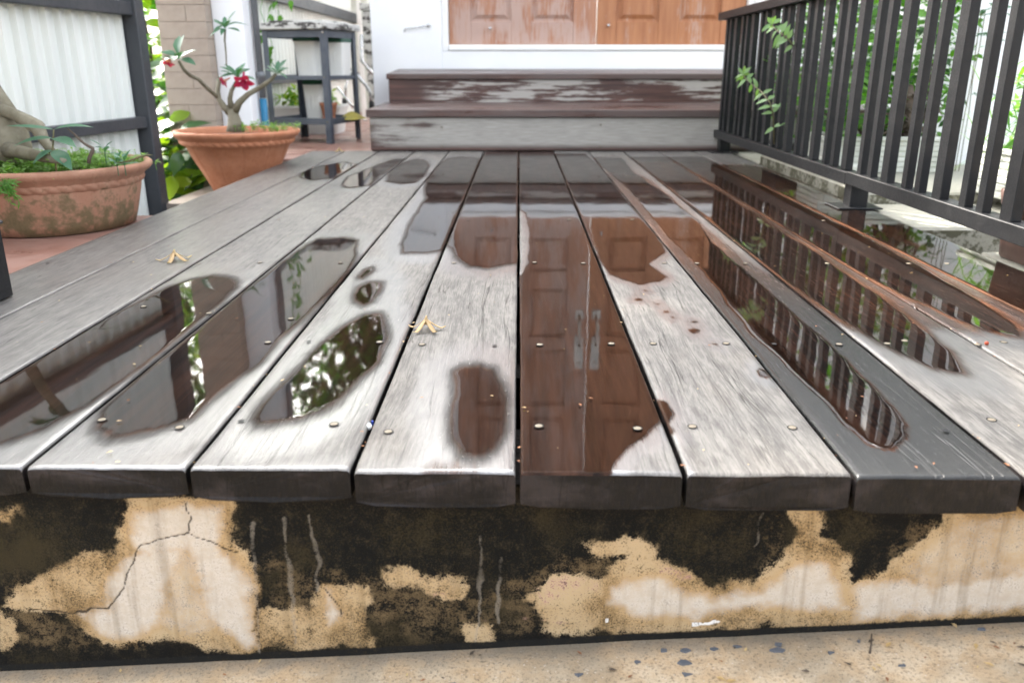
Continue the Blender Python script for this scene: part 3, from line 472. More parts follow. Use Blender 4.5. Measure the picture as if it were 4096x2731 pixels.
M_yellow = plain('yellow_cloth', (.55, .44, .06), (.40, .36, .10), .8, 30, .4, 60)
M_roof = plain('dark_eave_boards', (.14, .10, .075), (.10, .07, .05), .7, 10, .2, 60)

# ================================================================== SETTING
# pavement
g = MB(); vs = []; fs = []
for j in range(31):
    for i in range(61):
        x = -3.5+7*i/60; y = -2.2+2.93*j/30
        z = -.213+.0652*max(-1.2, min(1.2, x)) - .012*max(0, .70-y) + .0012*math.sin(x*9)*math.cos(y*11)
        vs.append((x, y, z))
for j in range(30):
    for i in range(60):
        a = j*61+i; fs.append((a, a+1, a+62, a+61))
g.add(vs, fs); o = g.build('pavement', M_ground, smooth=True); o['kind'] = 'structure'
g = MB(); g.add([(-120, -120, -.42), (120, -120, -.42), (120, 120, -.42), (-120, 120, -.42)], [(0, 1, 2, 3)])
o = g.build('ground', M_soilground); o['kind'] = 'structure'
g = MB(); g.add([(-3.2, .75, -.17), (-.93, .75, -.17), (-.93, 12, -.17), (-3.2, 12, -.17)], [(0, 1, 2, 3)])
o = g.build('garden_bed', M_soilground); o['kind'] = 'structure'
# tile terraces left of the deck: slab plus separate tiles
def terrace(x0, x1, y0, y1, z, t=.20):
    s = MB().box((x0, y0, -.30), (x1, y1, z-.012)).build('paving', M_mortar); s['kind'] = 'structure'
    nx = max(1, round((x1-x0)/t)); ny = max(1, round((y1-y0)/t)); dx = (x1-x0)/nx; dy = (y1-y0)/ny
    tm = MB().box((-dx/2+.0025, -dy/2+.0025, -.006), (dx/2-.0025, dy/2-.0025, .006), bev=.002)
    base = None
    for i in range(nx):
        for j in range(ny):
            if base is None: o = tm.build('tile', M_tile, s); base = o
            else: o = base.copy(); col.objects.link(o); o.parent = s
            o.location = (x0+dx*(i+.5), y0+dy*(j+.5), z-.006+rnd.uniform(-.0006, .0006)); o.rotation_euler = (rnd.uniform(-.002, .002), rnd.uniform(-.002, .002), 0)
terrace(-1.62, -.912, .84, 2.10, -.014, .30)
terrace(-1.75, -.64, 3.46, 7.2, -.014, .30)

# ================================================================== RETAINING WALL under the deck
xs = np.arange(-.78, .7801, .0017); zs = np.arange(-.275, -.0279, .0017)
X, Z = np.meshgrid(xs, zs)
x = X.ravel(); z = Z.ravel()
wx = x+fbm(x*28, z*28, 3, 5)*.010+fbm(x*95, z*95, 41, 3)*.005; wz = z+fbm(x*28, z*28, 9, 5)*.010+fbm(x*95, z*95, 43, 3)*.005
def mask(polys, soft):
    m = np.zeros(x.shape)
    for p in polys: m = np.maximum(m, sm(sdf(wx, wz, p), -soft, soft))
    return m
at = dict(clean=mask(CLEAN, .016), halo=mask(CLEAN, .024), whalo=mask(WHITE, .03), white=np.maximum(mask(WHITE, .020), .62*mask(GREYISH, .02)), pink=mask(PINK, .004)*.55, brown=mask(BROWN, .02)*.62, paint=mask(PAINT, .0008))
dd = np.full(x.shape, 1e9)
for l in DRIPS: dd = np.minimum(dd, linesd(x+fbm(x*30, z*70, 61, 3)*.004, z, l)*(1+1.0*fbm(x*50, z*30, 67, 3)))
at['drip'] = sm(dd, .0042, .0005)*(.75+.5*fbm(x*8, z*40, 15, 2))
dc = np.full(x.shape, 1e9)
cx = x+fbm(x*60, z*60, 31, 4)*.005; cz = z+fbm(x*60, z*60, 37, 4)*.005
for l in CRACKS: dc = np.minimum(dc, linesd(cx, cz, l))
at['crack'] = sm(dc, .0015, .0001)
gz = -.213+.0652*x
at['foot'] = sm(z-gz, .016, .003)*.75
rel = fbm(x*9, z*9, 5, 3)*.0022+sm(dc, .01, 0)*0-at['clean']*.0006
vs = np.stack([x, .70+rel+(z < gz+.01)*0, z], 1)
n_x = len(xs); n_z = len(zs)
I, J = np.meshgrid(np.arange(n_x-1), np.arange(n_z-1)); a = (J*n_x+I).ravel()
F = np.stack([a, a+1, a+n_x+1, a+n_x], 1)
def np_mesh(name, V, F, mats, mi=None, smooth=True):
    me = bpy.data.meshes.new(name); me.vertices.add(len(V)); me.vertices.foreach_set('co', V.astype(np.float32).ravel())
    me.loops.add(F.size); me.loops.foreach_set('vertex_index', F.astype(np.int32).ravel())
    me.polygons.add(len(F)); me.polygons.foreach_set('loop_start', np.arange(0, F.size, F.shape[1], dtype=np.int32))
    for m in mats: me.materials.append(m)
    if mi is not None: me.polygons.foreach_set('material_index', mi.astype(np.int32))
    if smooth: me.polygons.foreach_set('use_smooth', np.ones(len(F), bool))
    me.update(calc_edges=True); me.validate()
    return me
def add_attr(me, name, arr):
    a = me.attributes.new(name, 'FLOAT', 'POINT'); a.data.foreach_set('value', arr.astype(np.float32))
wroot = thing('retaining_wall', 'low rendered wall under the deck boards, stained black and tan with mould', 'wall', (0, .70, -.3))
me = np_mesh('render_coat', vs, F, [M_wall])
for k, v in at.items(): add_attr(me, k, v)
o = bpy.data.objects.new('render_coat', me); col.objects.link(o); attach(o, wroot)
MB().box((-1.9, .712, -.30), (1.9, .84, -.036)).build('wall_core', M_end, wroot)
for sx in (-1, 1):
    lo, hi = sorted((sx*.78, sx*1.9)); MB().box((lo, .7005, -.30), (hi, .712, -.036)).build('render_coat', M_conc, wroot)

# ================================================================== DECK
droot = thing('wooden_deck', 'wet weathered deck of twelve long grey-brown boards leading to the steps', 'deck', (0, .668, 0))
GAP = .0044
front = {-6: .676, -5: .675, -4: .675, -3: .6752, -2: .6735, -1: .6685, 0: .6668, 1: .6655, 2: .6625, 3: .660, 4: .659, 5: .658}
thick = {-6: .029, -5: .029, -4: .030, -3: .0305, -2: .0335, -1: .0355, 0: .0355, 1: .0365, 2: .0365, 3: .037, 4: .037, 5: .037}
soakv = {-6: .48, -5: .44, -4: .42, -3: .30, -2: .20, -1: .10, 0: .35, 1: .06, 2: .66, 3: .95, 4: .98, 5: 1.0}; soakv[2] = .9
yy = np.concatenate([np.array([0, .0008, .002, .004]), np.arange(.007, .60, .003), np.arange(.60, 1.35, .005), np.arange(1.35, 2.99, .008)])
nt_ = 37
boards = {}
for k in range(-6, 6):
    x0 = .15*k+GAP/2; x1 = .15*(k+1)-GAP/2; wd = x1-x0; T = thick[k]; rb = .0028
    r = random.Random(100+k)
    u = np.linspace(0, 1, nt_-8)
    prof = [(x0, -T+.004), (x0, -rb*1.2), (x0+rb*.3, -rb*.35), (x0+rb, -.0002)]
    prof += [(x0+rb+(wd-2*rb)*t, 0.0) for t in u[1:-1]]
    prof += [(x1-rb, -.0002), (x1-rb*.3, -rb*.35), (x1, -rb*1.2), (x1, -T+.004)]
    ntop = len(prof)
    prof += [(x1-wd*.12, -T+.0006), (x0+wd*.5, -T-.0006), (x0+wd*.12, -T+.0006)]
    pr = np.array(prof); m = len(prof)
    y0 = front[k]; ys = y0+(yy)*(3.652-y0)/yy[-1]
    PX = np.tile(pr[:, 0], (len(ys), 1)); PZ = np.tile(pr[:, 1], (len(ys), 1)); PY = np.repeat(ys[:, None], m, 1)
    istop = (np.arange(m) >= 3) & (np.arange(m) < ntop-3)
    # wandering edges, rounded arris at the cut end, small height differences
    side = (PX-(x0+x1)/2)/(wd/2)
    PX = PX + np.abs(side)**4*np.sign(side)*fbm(PY*9+k*3.3, PY*0+side, 11+k, 4)*.0011
    dz = r.uniform(-.0008, .0008)
    PZ = PZ + dz + fbm(PX*18, PY*4, 51+k, 3)*.0003*istop
    endd = PY-y0
    PZ = np.where((PZ > -.01) & (endd < .004), PZ-.0022*(1-np.clip(endd/.004, 0, 1))**2, PZ)
    PY = np.where(endd < .02, PY+fbm(PX*45, PX*0, 71+k, 4)*.0020*(1-np.clip(endd/.02, 0, 1)) + (PZ < -.012)*(endd < .001)*.0012*np.sin(PX*37), PY)
    V = np.stack([PX.ravel(), PY.ravel(), PZ.ravel()], 1)
    n = len(ys)
    I, J = np.meshgrid(np.arange(m), np.arange(n-1)); a = (J*m+I).ravel(); b_ = (J*m+(I+1) % m).ravel()
    F = np.stack([a, b_, b_+m, a+m], 1)
    # end caps: strips of quads between top and bottom, finely cut for relief
    px = V[:, 0]; py = V[:, 1]
    ex = px+fbm(px*40, py*14, 5, 3)*.0045; ey = py+fbm(px*40, py*14, 8, 3)*.008
    w = np.full(px.shape, -1.0)
    for (bk, poly) in PUDDLES:
        if bk == k: w = np.maximum(w, sdf(ex, ey, poly, 1.0, .45))
    w = w+(fbm(px*90, py*20, 77, 4)*.0020+fbm(px*210, py*34, 79, 2)*.0010)
    soak = np.full(px.shape, soakv[k])
    if k == 5: soak = np.where(py > 2.6, soak-.2, soak)
    if k in (3, 4): soak = soak - .75*sm(py, 1.20, .92)
    if k >= 0: soak = soak - .45*sm(py, 3.0, 3.4)
    if k == 0: soak = soak-.3*sm(py, .78, .70)
    if k == 2: soak = np.where(True, soak*(1-.5*sm(py, 2.6, 3.2))*(1-.35*sm(px, .40, .44)*sm(py, 1.3, 1.6)), soak)
    if k == 1: soak = soak+.5*sm(px, .165, .153)
    if k == -1: soak = soak+.35*sm(np.abs(px+.06), .05, .02)*sm(py, .9, .7)
    soak = soak+.25*sm(py, .72, .667)*(1 if k < 1 else 0)
    soak = np.clip(soak+fbm(px*12, py*3, 91+k, 3)*.12, 0, 1)
    cap = np.array([list(range(m))]);
    me = np_mesh('board', V, F, [M_board, M_end])
    # caps
    import bmesh
    bm = bmesh.new(); bm.from_mesh(me); bm.verts.ensure_lookup_table()
    for base, rev in ((0, True), ((n-1)*m, False)):
        vs_ = [bm.verts[base+i] for i in range(m)]
        fc = bm.faces.new(vs_ if not rev else vs_[::-1]); fc.material_index = 1; fc.smooth = False
    bm.normal_update()
    if True:
        f0 = [f for f in bm.faces if len(f.verts) > 4]
        for f in f0:
            c = f.calc_center_median()
            want = -1 if c.y < 1 else 1
            if f.normal.y*want < 0: f.normal_flip()
    for f in bm.faces:
        if len(f.verts) == 4 and (f.calc_center_median().z < -.006): f.material_index = 1
    # make sure the top looks up
    test = [f for f in bm.faces if len(f.verts) == 4][len(bm.faces)//2 - (len(bm.faces)//2) % m + 12]
    if test.normal.z < 0:
        for f in bm.faces:
            if len(f.verts) == 4: f.normal_flip()
    bm.to_mesh(me); bm.free()
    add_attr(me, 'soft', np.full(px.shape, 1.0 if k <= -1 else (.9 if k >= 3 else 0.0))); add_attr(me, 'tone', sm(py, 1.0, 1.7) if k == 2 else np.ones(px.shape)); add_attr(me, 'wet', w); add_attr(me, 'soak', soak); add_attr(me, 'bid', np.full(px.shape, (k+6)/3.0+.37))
    o = bpy.data.objects.new('board', me); col.objects.link(o); attach(o, droot); boards[k] = o
    # rain water lying in this board's hollows: one sheet per puddle
    for (bk, poly) in PUDDLES:
        if bk != k: continue
        P = np.array(poly); ylo = max(y0+.001, P[:, 1].min()-.02); yhi = min(3.64, P[:, 1].max()+.02)
        stepy = .0026 if ylo < 1.3 else .006
        gx = np.linspace(x0+.0006, x1-.0006, 92); gy = np.arange(ylo, yhi, stepy)
        if len(gy) < 3: continue
        GX, GY = np.meshgrid(gx, gy); qx = GX.ravel(); qy = GY.ravel()
        ex = qx+fbm(qx*40, qy*14, 5, 3)*.0045; ey = qy+fbm(qx*40, qy*14, 8, 3)*.008
        ww = sdf(ex, ey, poly, 1.0, .45)+(fbm(qx*90, qy*20, 77, 4)*.0020+fbm(qx*210, qy*34, 79, 2)*.0010)
        ww = np.minimum(ww, np.minimum(qx-x0, x1-qx)-.0006)
        h = dz+.00034*np.tanh(ww/.0026)+.00003
        h = np.where(ww < -.0005, dz-.0012, h)
        nx_ = len(gx); I, J = np.meshgrid(np.arange(nx_-1), np.arange(len(gy)-1)); a = (J*nx_+I).ravel()
        F2 = np.stack([a, a+1, a+nx_+1, a+nx_], 1)
        keep = (ww[F2] > -.0004).any(1); F2 = F2[keep]
        if len(F2) < 4: continue
        used = np.unique(F2); remap = np.zeros(len(qx), int); remap[used] = np.arange(len(used))
        me = np_mesh('puddle', np.stack([qx, qy, h], 1)[used], remap[F2], [M_water])
        add_attr(me, 'film', np.clip(ww[used]/(.0085 if k <= -1 else .0035), -.3, 1.6))
        po = bpy.data.objects.new('puddle', me); col.objects.link(po); po['kind'] = 'structure'
# screws and plugs
plug = MB().lathe([(0.0, .0006), (.0040, .0006), (.0046, .0002), (.0046, -.002)], n=14)
pm = None
rows = [.767, 1.032, 1.50, 1.96, 2.42, 2.88, 3.34]
SC = [(-.428, .779, 0), (-.341, .761, 0), (-.284, .777, 1), (-.187, .770, 0), (-.129, .752, 0), (.021, .767, 0), (.120, .762, 0), (.176, .767, 0), (.276, .765, 0), (.427, .759, 1), (.487, .786, 0), (.573, .775, 0),
      (-.330, 1.032, 0), (-.328, 1.14, 0), (-.277, 1.036, 1), (-.183, 1.034, 0), (-.126, 1.025, 0), (-.031, 1.020, 1), (.028, 1.025, 0), (.122, 1.03, 0), (.177, 1.031, 0), (.273, 1.032, 0), (.335, 1.03, 1), (.420, 1.03, 0), (.484, 1.033, 0), (.512, 1.045, 0), (.60, 1.03, 0), (.64, 1.04, 0),
      (-.456, 1.167, 0), (-.568, 1.202, 0), (-.59, 1.487, 0), (-.48, 1.50, 0), (-.33, 1.50, 0), (-.12, 1.50, 0), (.03, 1.505, 0), (.12, 1.50, 0), (.27, 1.50, 0), (.33, 1.50, 0), (.42, 1.50, 0), (.57, 1.50, 0), (.72, 1.50, 0), (.79, 1.50, 0),
      (-.72, 1.50, 1), (-.87, 1.49, 1), (-.57, 1.95, 0), (-.42, 1.96, 1), (-.12, 1.95, 1), (.12, 1.96, 0), (.27, 1.96, 0), (.57, 1.96, 0), (.72, 1.95, 0)]
ringm = MB().lathe([(.0040, .0003), (.0052, .0003)], n=16)
for (sx, sy, dark) in SC:
    bo = boards[int(math.floor(sx/.15))]
    m = MB().lathe([(0.0, .0005), (.0036, .0005), (.0040, .0002)], n=14) if not dark else MB().lathe([(0.0, .0004), (.0034, .0004)], n=14)
    o = m.build('screw', M_rail if dark else M_plug, bo); o.location = (sx, sy, .0009)
    if not dark: o2 = ringm.build('countersink', M_end, o) ; o2.location = (0, 0, 0)
# joists below, seen only through the gaps
for ry in rows:
    MB().box((-.9, ry-.025, -.13), (.9, ry+.025, -.0385)).build('joist', M_end, droot)
MB().box((-.905, .85, -.30), (.905, 3.60, -.20)).build('paving', M_end)['kind'] = 'structure'

# ================================================================== STEPS
st = thing('wooden_steps', 'two weathered brown timber steps below the front door, paint flaking off', 'steps', (.3, 3.66, 0))
XR = 1.62
MB().box((-.640, 3.657, .002), (XR, 3.682, .139), bev=.002).build('riser', M_riser1, st)
MB().box((-.640, 3.684, -.25), (-.615, 4.60, .139)).build('side_board', M_riser2, st)
def plank_row(y0, y1, z0, z1, x0, x1, n, th, name='tread_board'):
    L = (y1-y0)/n; a = math.atan2(z1-z0, y1-y0)
    for i in range(n):
        M = Matrix.Translation((0, y0+L*i, z0+(z1-z0)*i/n)) @ Matrix.Rotation(a, 4, 'X')
        MB().box((x0, .002, -th), (x1, L/math.cos(a)-.003, 0), M=M, bev=.003).build(name, M_tread, st)
plank_row(3.640, 4.215, .1725, .1815, -.652, XR, 4, .032)
MB().box((-.634, 4.205, .178), (XR, 4.23, .287), bev=.002).build('riser', M_riser2, st)
MB().box((-.634, 4.232, .10), (-.61, 4.60, .287)).build('side_board', M_riser2, st)
plank_row(4.190, 4.62, .3135, .335, -.642, XR, 3, .026)
for (px, pz) in [(-.632, .105), (-.632, .085), (-.630, .045), (-.33, .10), (.35, .11), (-.33, .02), (.35, .02)]:
    MB().lathe([(0, 0), (.004, 0), (.004, .003)], n=10).build('plug', M_plug, st).matrix_basis = Matrix.Translation((px, 3.6555, pz)) @ Matrix.Rotation(R_(90), 4, 'X')

# ================================================================== HOUSE FRONT
ho = thing('house_front', 'white rendered house front with a recessed timber double door', 'house', (0, 4.62, 0))
DX0, DXM, DX1 = -.371, .4105, 1.192; DZ0, DZ1 = .457, 2.42
MB().box((-.777, 4.62, -.2), (-.4056, 4.90, 2.6), bev=.004).build('pillar', M_whitewall, ho)
MB().box((1.226, 4.62, -.2), (3.2, 4.90, 2.6)).build('wall', M_whitewall, ho)
MB().box((-.4054, 4.63, 2.46), (1.2258, 4.90, 2.6)).build('wall', M_whitewall, ho)
MB().box((-.4054, 4.634, -.2), (1.2258, 4.88, .424)).build('plinth', M_whitewall, ho)
fm = MB(); fm.box((-.4054, 4.645, .425), (DX0-.002, 4.76, 2.458), bev=.003); fm.box((DX1+.002, 4.645, .425), (1.2258, 4.76, 2.458), bev=.003)
fm.box((DX0-.0018, 4.645, DZ1+.003), (DX1+.0018, 4.76, 2.458)); fm.build('door_frame', M_whiteframe, ho)
MB().box((DX0-.0018, 4.626, .425), (DX1+.0018, 4.76, .4545), bev=.006).build('door_sill', M_whiteframe, ho)
MB().box((-.80, 4.56, 2.6), (3.2, 4.95, 2.66)).build('coping', M_whitewall, ho)
zr = [(DZ0, .572), (.775, .872), (1.175, 1.245), (1.615, 1.69), (2.28, DZ1)]
def door_leaf(xa, xb, mat, px):
    y0 = 4.68; m = MB(); s0, s1 = px[0][0], px[-1][1]
    m.box((xa, y0, DZ0), (s0, y0+.038, DZ1), bev=.003); m.box((s1, y0, DZ0), (xb, y0+.038, DZ1), bev=.003)
    m.box((px[0][1], y0+.0005, DZ0), (px[1][0], y0+.0375, DZ1), bev=.002)
    for (za, zb) in zr:
        for (pa, pb) in px: m.box((pa-.0002, y0+.001, za), (pb+.0002, y0+.037, zb), bev=.002)
    d = m.build('door', mat, ho)
    for i in range(len(zr)-1):
        za, zb = zr[i][1], zr[i+1][0]
        for (pa, pb) in px:
            p = MB(); p.box((pa+.0004, y0+.016, za+.0004), (pb-.0004, y0+.030, zb-.0004))
            b0 = .014; b1 = .034
            v = [(pa+b0, y0+.016, za+b0), (pb-b0, y0+.016, za+b0), (pb-b0, y0+.016, zb-b0), (pa+b0, y0+.016, zb-b0),
                 (pa+b1, y0+.005, za+b1), (pb-b1, y0+.005, za+b1), (pb-b1, y0+.005, zb-b1), (pa+b1, y0+.005, zb-b1)]
            p.add(v, [(0, 1, 5, 4), (1, 2, 6, 5), (2, 3, 7, 6), (3, 0, 4, 7), (4, 5, 6, 7)])
            p.build('panel', mat, d)
    return d
dl = door_leaf(DX0, DXM-.002, M_doorL, [(-.255, -.040), (.065, .285)]); dl['label'] = 'sun-faded pale left door leaf'
dr = door_leaf(DXM+.002, DX1, M_doorR, [(.515, .735), (.845, 1.062)]); dr['label'] = 'orange varnished right door leaf'
for xc, d in ((.362, dl), (.459, dr)):
    h = MB(); h.box((xc-.026, 4.672, 1.17), (xc+.026, 4.6795, 1.375), bev=.003); h.box((xc-.026, 4.672, 1.005), (xc+.026, 4.6795, 1.072), bev=.003)
    h.tube([(xc, 4.672, 1.185), (xc, 4.635, 1.178), (xc, 4.628, 1.14), (xc, 4.632, 1.07), (xc, 4.672, 1.04)], [.008, .009, .010, .009, .007], 10)
    h.tube([(xc, 4.673, 1.215), (xc, 4.645, 1.225), (xc, 4.638, 1.215)], [.006, .008, .009], 8); h.lathe([(0, 0), (.009, 0), (.009, .004)], (xc, 4.67, 1.33), 12)
    h.build('handle', M_brass, d, smooth=False)
for (xc, zc, d) in ((-.153, .538, dl), (.471, .5525, dr)):
    h = MB(); h.tube([(xc, 4.681, zc), (xc, 4.665, zc)], .004, 8); h.lathe([(0, -.008), (.006, -.006), (.0085, 0), (.006, .006), (0, .008)], (xc, 4.660, zc), 12); h.build('door_knob', M_chrome, d, smooth=True)
hk = MB(); hk.tube([(-.4716, 4.62, .5523), (-.4716, 4.605, .5523)], .009, 10); hk.tube([(-.4716, 4.604, .5523), (-.53, 4.602, .541), (-.592, 4.602, .5335), (-.598, 4.602, .528), (-.598, 4.602, .518)], .0035, 8)
hk.build('hook_latch', M_chrome, ho, smooth=True)

# ================================================================== RIGHT RAILING
rr = thing('metal_railing', 'black square-bar metal railing along the right edge of the deck', 'railing', (.86, 2.2, 0))
MB().box((.828, -.30, .528), (.882, 3.695, .557), bev=.002).build('top_rail', M_rail, rr)
MB().box((.836, -.30, .0610), (.876, 2.150, .0925), bev=.0015).build('bottom_rail', M_rail, rr)
MB().box((.836, 2.1505, .0585), (.876, 3.690, .0900), bev=.0015).build('bottom_rail', M_rail, rr)
bw = MB().box((-.0095, -.0185, .0), (.0095, .0185, .4365), bev=.0015); bt = MB().box((-.0085, -.0125, .0), (.0085, .0125, .4365), bev=.0015)
protos = {}
def bal(y, wide):
    z = .0918 if y < 2.15 else .0908
    if wide not in protos:
        o = (bw if wide else bt).build('baluster', M_rail, rr); protos[wide] = o
    else:
        o = protos[wide].copy(); col.objects.link(o)
    o.location = (.8545, y, z)
k = -8
while True:
    yw = 1.691+.2525*k
    if yw > 3.66: break
    bal(yw, True)
    for dy in (.088, .151):
        if yw+dy < 3.66: bal(yw+dy, False)
    k += 1
for fy in (3.60, 2.15, .58):
    MB().box((.848, fy-.022, .003), (.893, fy+.026, .0582), bev=.0015).build('foot', M_rail, rr)
    MB().box((.812, fy-.045, .0012), (.925, fy+.055, .0048), bev=.001).build('base_plate', M_rail, rr)
# left railing: only its last post reaches the picture
lr = thing('railing_post', 'short black square metal post standing at the left edge of the deck', 'post', (-.82, 1.25, 0))
MB().box((-.842, 1.205, .0015), (-.800, 1.262, .115), bev=.002).build('post', M_rail, lr)
MB().box((-.846, 1.201, .1153), (-.796, 1.266, .121), bev=.002).build('cap', M_rail, lr)

# ================================================================== LEFT SHEET FENCES
def fence(name, A, B, z0, z1, rails, pitch, label, postw=.052, posts=(1,), rail_h=.04):
    A = Vector(A); B = Vector(B); d = (B-A); L = d.length; d.normalize(); n = Vector((d.y, -d.x))  # n points to +x side
    root = thing(name, label, 'fence', (B.x, B.y, z0))
    m = MB(); us = []; t = 0; i = 0
    rr_ = random.Random(5)
    while t < L:
        g_ = pitch*(1.12 if i % 3 == 0 else .94); us += [(t, 0), (t+g_*.60, 0), (t+g_*.68, .016), (t+g_*.90, .016)]; t += g_; i += 1
    us.append((t, 0)); us = [(u, o_) for u, o_ in us if u < L]+[(L, 0)]
    vs = [];
    for (u, o_) in us:
        p = A+d*u+n*o_; vs += [(p.x, p.y, z0), (p.x, p.y, z1)]
    m.add(vs, [(2*i, 2*i+2, 2*i+3, 2*i+1) for i in range(len(us)-1)]); sh = m.build('sheet', M_corr, root)
    md = sh.modifiers.new('thickness', 'SOLIDIFY'); md.thickness = .0008
    ang = math.atan2(d.y, d.x)
    for (za, zb) in rails:
        M = Matrix.Translation((A.x, A.y, 0)) @ Matrix.Rotation(ang, 4, 'Z')
        MB().box((0, -.050, za), (L-.02, -.0145, zb), M=M, bev=.002).build('rail', M_fgrey, root)
    for s_ in posts:
        M = Matrix.Translation((A.x, A.y, 0)) @ Matrix.Rotation(ang, 4, 'Z')
        MB().box((s_*L-postw/2, -.062, z0-.1), (s_*L+postw/2, -.008, z1+.01), M=M, bev=.003).build('post', M_fgrey, root)
    return root
fence('sheet_fence', (-1.515, .75), (-1.300, 2.90), -.16, 1.45, [(.150, .186), (.503, .545), (1.38, 1.43)], .0625, 'cream ribbed sheet fence with dark grey frame behind the mossy pot')
fence('sheet_fence', (-1.40, 4.25), (-1.385, 8.2), -.16, 1.30, [(.255, .30), (.69, .76), (1.24, 1.29)], .075, 'pale ribbed sheet fence with grey rails behind the shelf rack', posts=(.0, 1))

# brick pillar
bp = thing('brick_pillar', 'beige brick pillar between the sheet fence and the white wall', 'pillar', (-1.285, 3.55, -.3))
PX0, PX1, PY0, PY1 = -1.412, -1.223, 3.45, 3.70
MB().box((PX0+.004, PY0+.004, -.30), (PX1-.004, PY1-.004, 1.9)).build('mortar', M_mortar, bp)
bx = {}
def brick(xa, xb, z):
    w_ = round(xb-xa, 3)
    if w_ not in bx:
        o = MB().box((-w_/2, -.002, .0), (w_/2, PY1-PY0-.002, .0613), bev=.0014).build('brick', M_brick, bp); bx[w_] = o
    else: o = bx[w_].copy(); col.objects.link(o)
    o.location = ((xa+xb)/2, PY0+.002+rnd.uniform(-.0008, .0008), z)
zc = -.30; i = 0
while zc < 1.85:
    if i % 4 == 1: brick(PX0, PX0+.112, zc); brick(PX0+.1132, PX1, zc)
    elif i % 4 == 3: brick(PX0, PX0+.082, zc); brick(PX0+.0832, PX1, zc)
    else: brick(PX0, PX1, zc)
    zc += .0625; i += 1
# white wall strip + downpipe
ww_ = thing('garden_wall', 'narrow plain white wall between the brick pillar and the downpipe', 'wall', (-1.13, 3.6, -.2))
MB().box((-1.2225, 3.52, -.2), (-1.098, 3.66, 1.35), bev=.003).build('render_coat', M_whitewall, ww_)
dp = thing('downpipe', 'grey downpipe with blue lower sleeve beside the narrow white wall', 'pipe', (-1.04, 3.62, -.02))
MB().tube([(-1.078, 3.62, .22), (-1.083, 3.62, 1.5)], .0135, 16).build('pipe', M_pipe, dp, smooth=True)
MB().tube([(-1.078, 3.62, -.01), (-1.078, 3.62, .218)], .0150, 16).build('sleeve', M_blue, dp, smooth=True)
MB().tube([(-1.0785, 3.62, .30), (-1.079, 3.62, .325)], .0175, 16).build('collar', M_pipe, dp, smooth=True)

# ================================================================== TERRACOTTA POTS
def pot(c, z, s, mat, label, zoff, prof, gd):
    root = thing('plant_pot', label, 'plant pot', (c[0], c[1], z))
    prof = [(r*s, h*s) for r, h in prof]
    def fr(r, h, t, i):
        if 1 <= i <= 5 or 7 <= i <= 9:
            a = (t+zoff) % (2*math.pi/12); a = min(a, 2*math.pi/12-a)
            return r-gd*max(0, 1-a/.020)
        return r
    m = MB().lathe(prof, (c[0], c[1], z), 288, fr); m.build('body', mat, root, smooth=True)
    m = MB(); n = 432; ring = []
    for i in range(n):
        t = 2*math.pi*i/n
        for q in range(9):
            v = q/8; ph = (t*46+v*4.2) % (2*math.pi); rr_ = .0075*math.sin(math.pi*v)**.6*(.45+.55*abs(math.sin(ph/2)))
            R0 = (prof[5][0]-.003)+.008*v*s; m.v.append((c[0]+(R0+rr_*s)*math.cos(t), c[1]+(R0+rr_*s)*math.sin(t), z+prof[5][1]-.004+.021*v*s))
    for i in range(n):
        for q in range(8):
            a = i*9+q; b = ((i+1) % n)*9+q; m.f.append((a, b, b+1, a+1)); m.mi.append(0)
    m.build('rope_band', mat, root, smooth=True)
    m = MB(); H_ = prof[-3][1]; m.lathe([(0.0, H_-.014), (.07*s, H_-.014), (.14*s, H_-.016), (.2008*s, H_-.020)], (c[0], c[1], z), 64, lambda r, h, t, i: r); m.build('soil', M_soil, root, smooth=True)
    return root
P1 = (-1.105, 1.965); P2 = (-1.045, 3.15)
UP = [(.197, -.040), (.200, -.032), (.209, -.0185), (.219, -.0125), (.226, -.0045), (.2265, .0025), (.222, .007), (.212, .007), (.207, .0005), (.200, -.0125), (.197, -.0305)]
prof1 = [(.160, 0), (.172, .002), (.180, .025), (.189, .060), (.196, .090)]+[(r, h+.139) for r, h in UP]
prof2 = [(.090, 0), (.100, .003), (.128, .065), (.160, .125), (.186, .180)]+[(r, h+.226) for r, h in UP]
pot(P1, -.0135, 1.0, M_terra_moss, 'mossy terracotta bowl pot with rope band, nearest the left edge', .1, prof1, .0035)
pot(P2, -.1095, 1.005, M_terra, 'clean orange terracotta bowl pot with rope band beside the brick pillar', .14, prof2, .0055)
MB().box((-1.25, 2.90, -.30), (-.93, 3.40, -.111)).build('paving', M_mortar)['kind'] = 'structure'

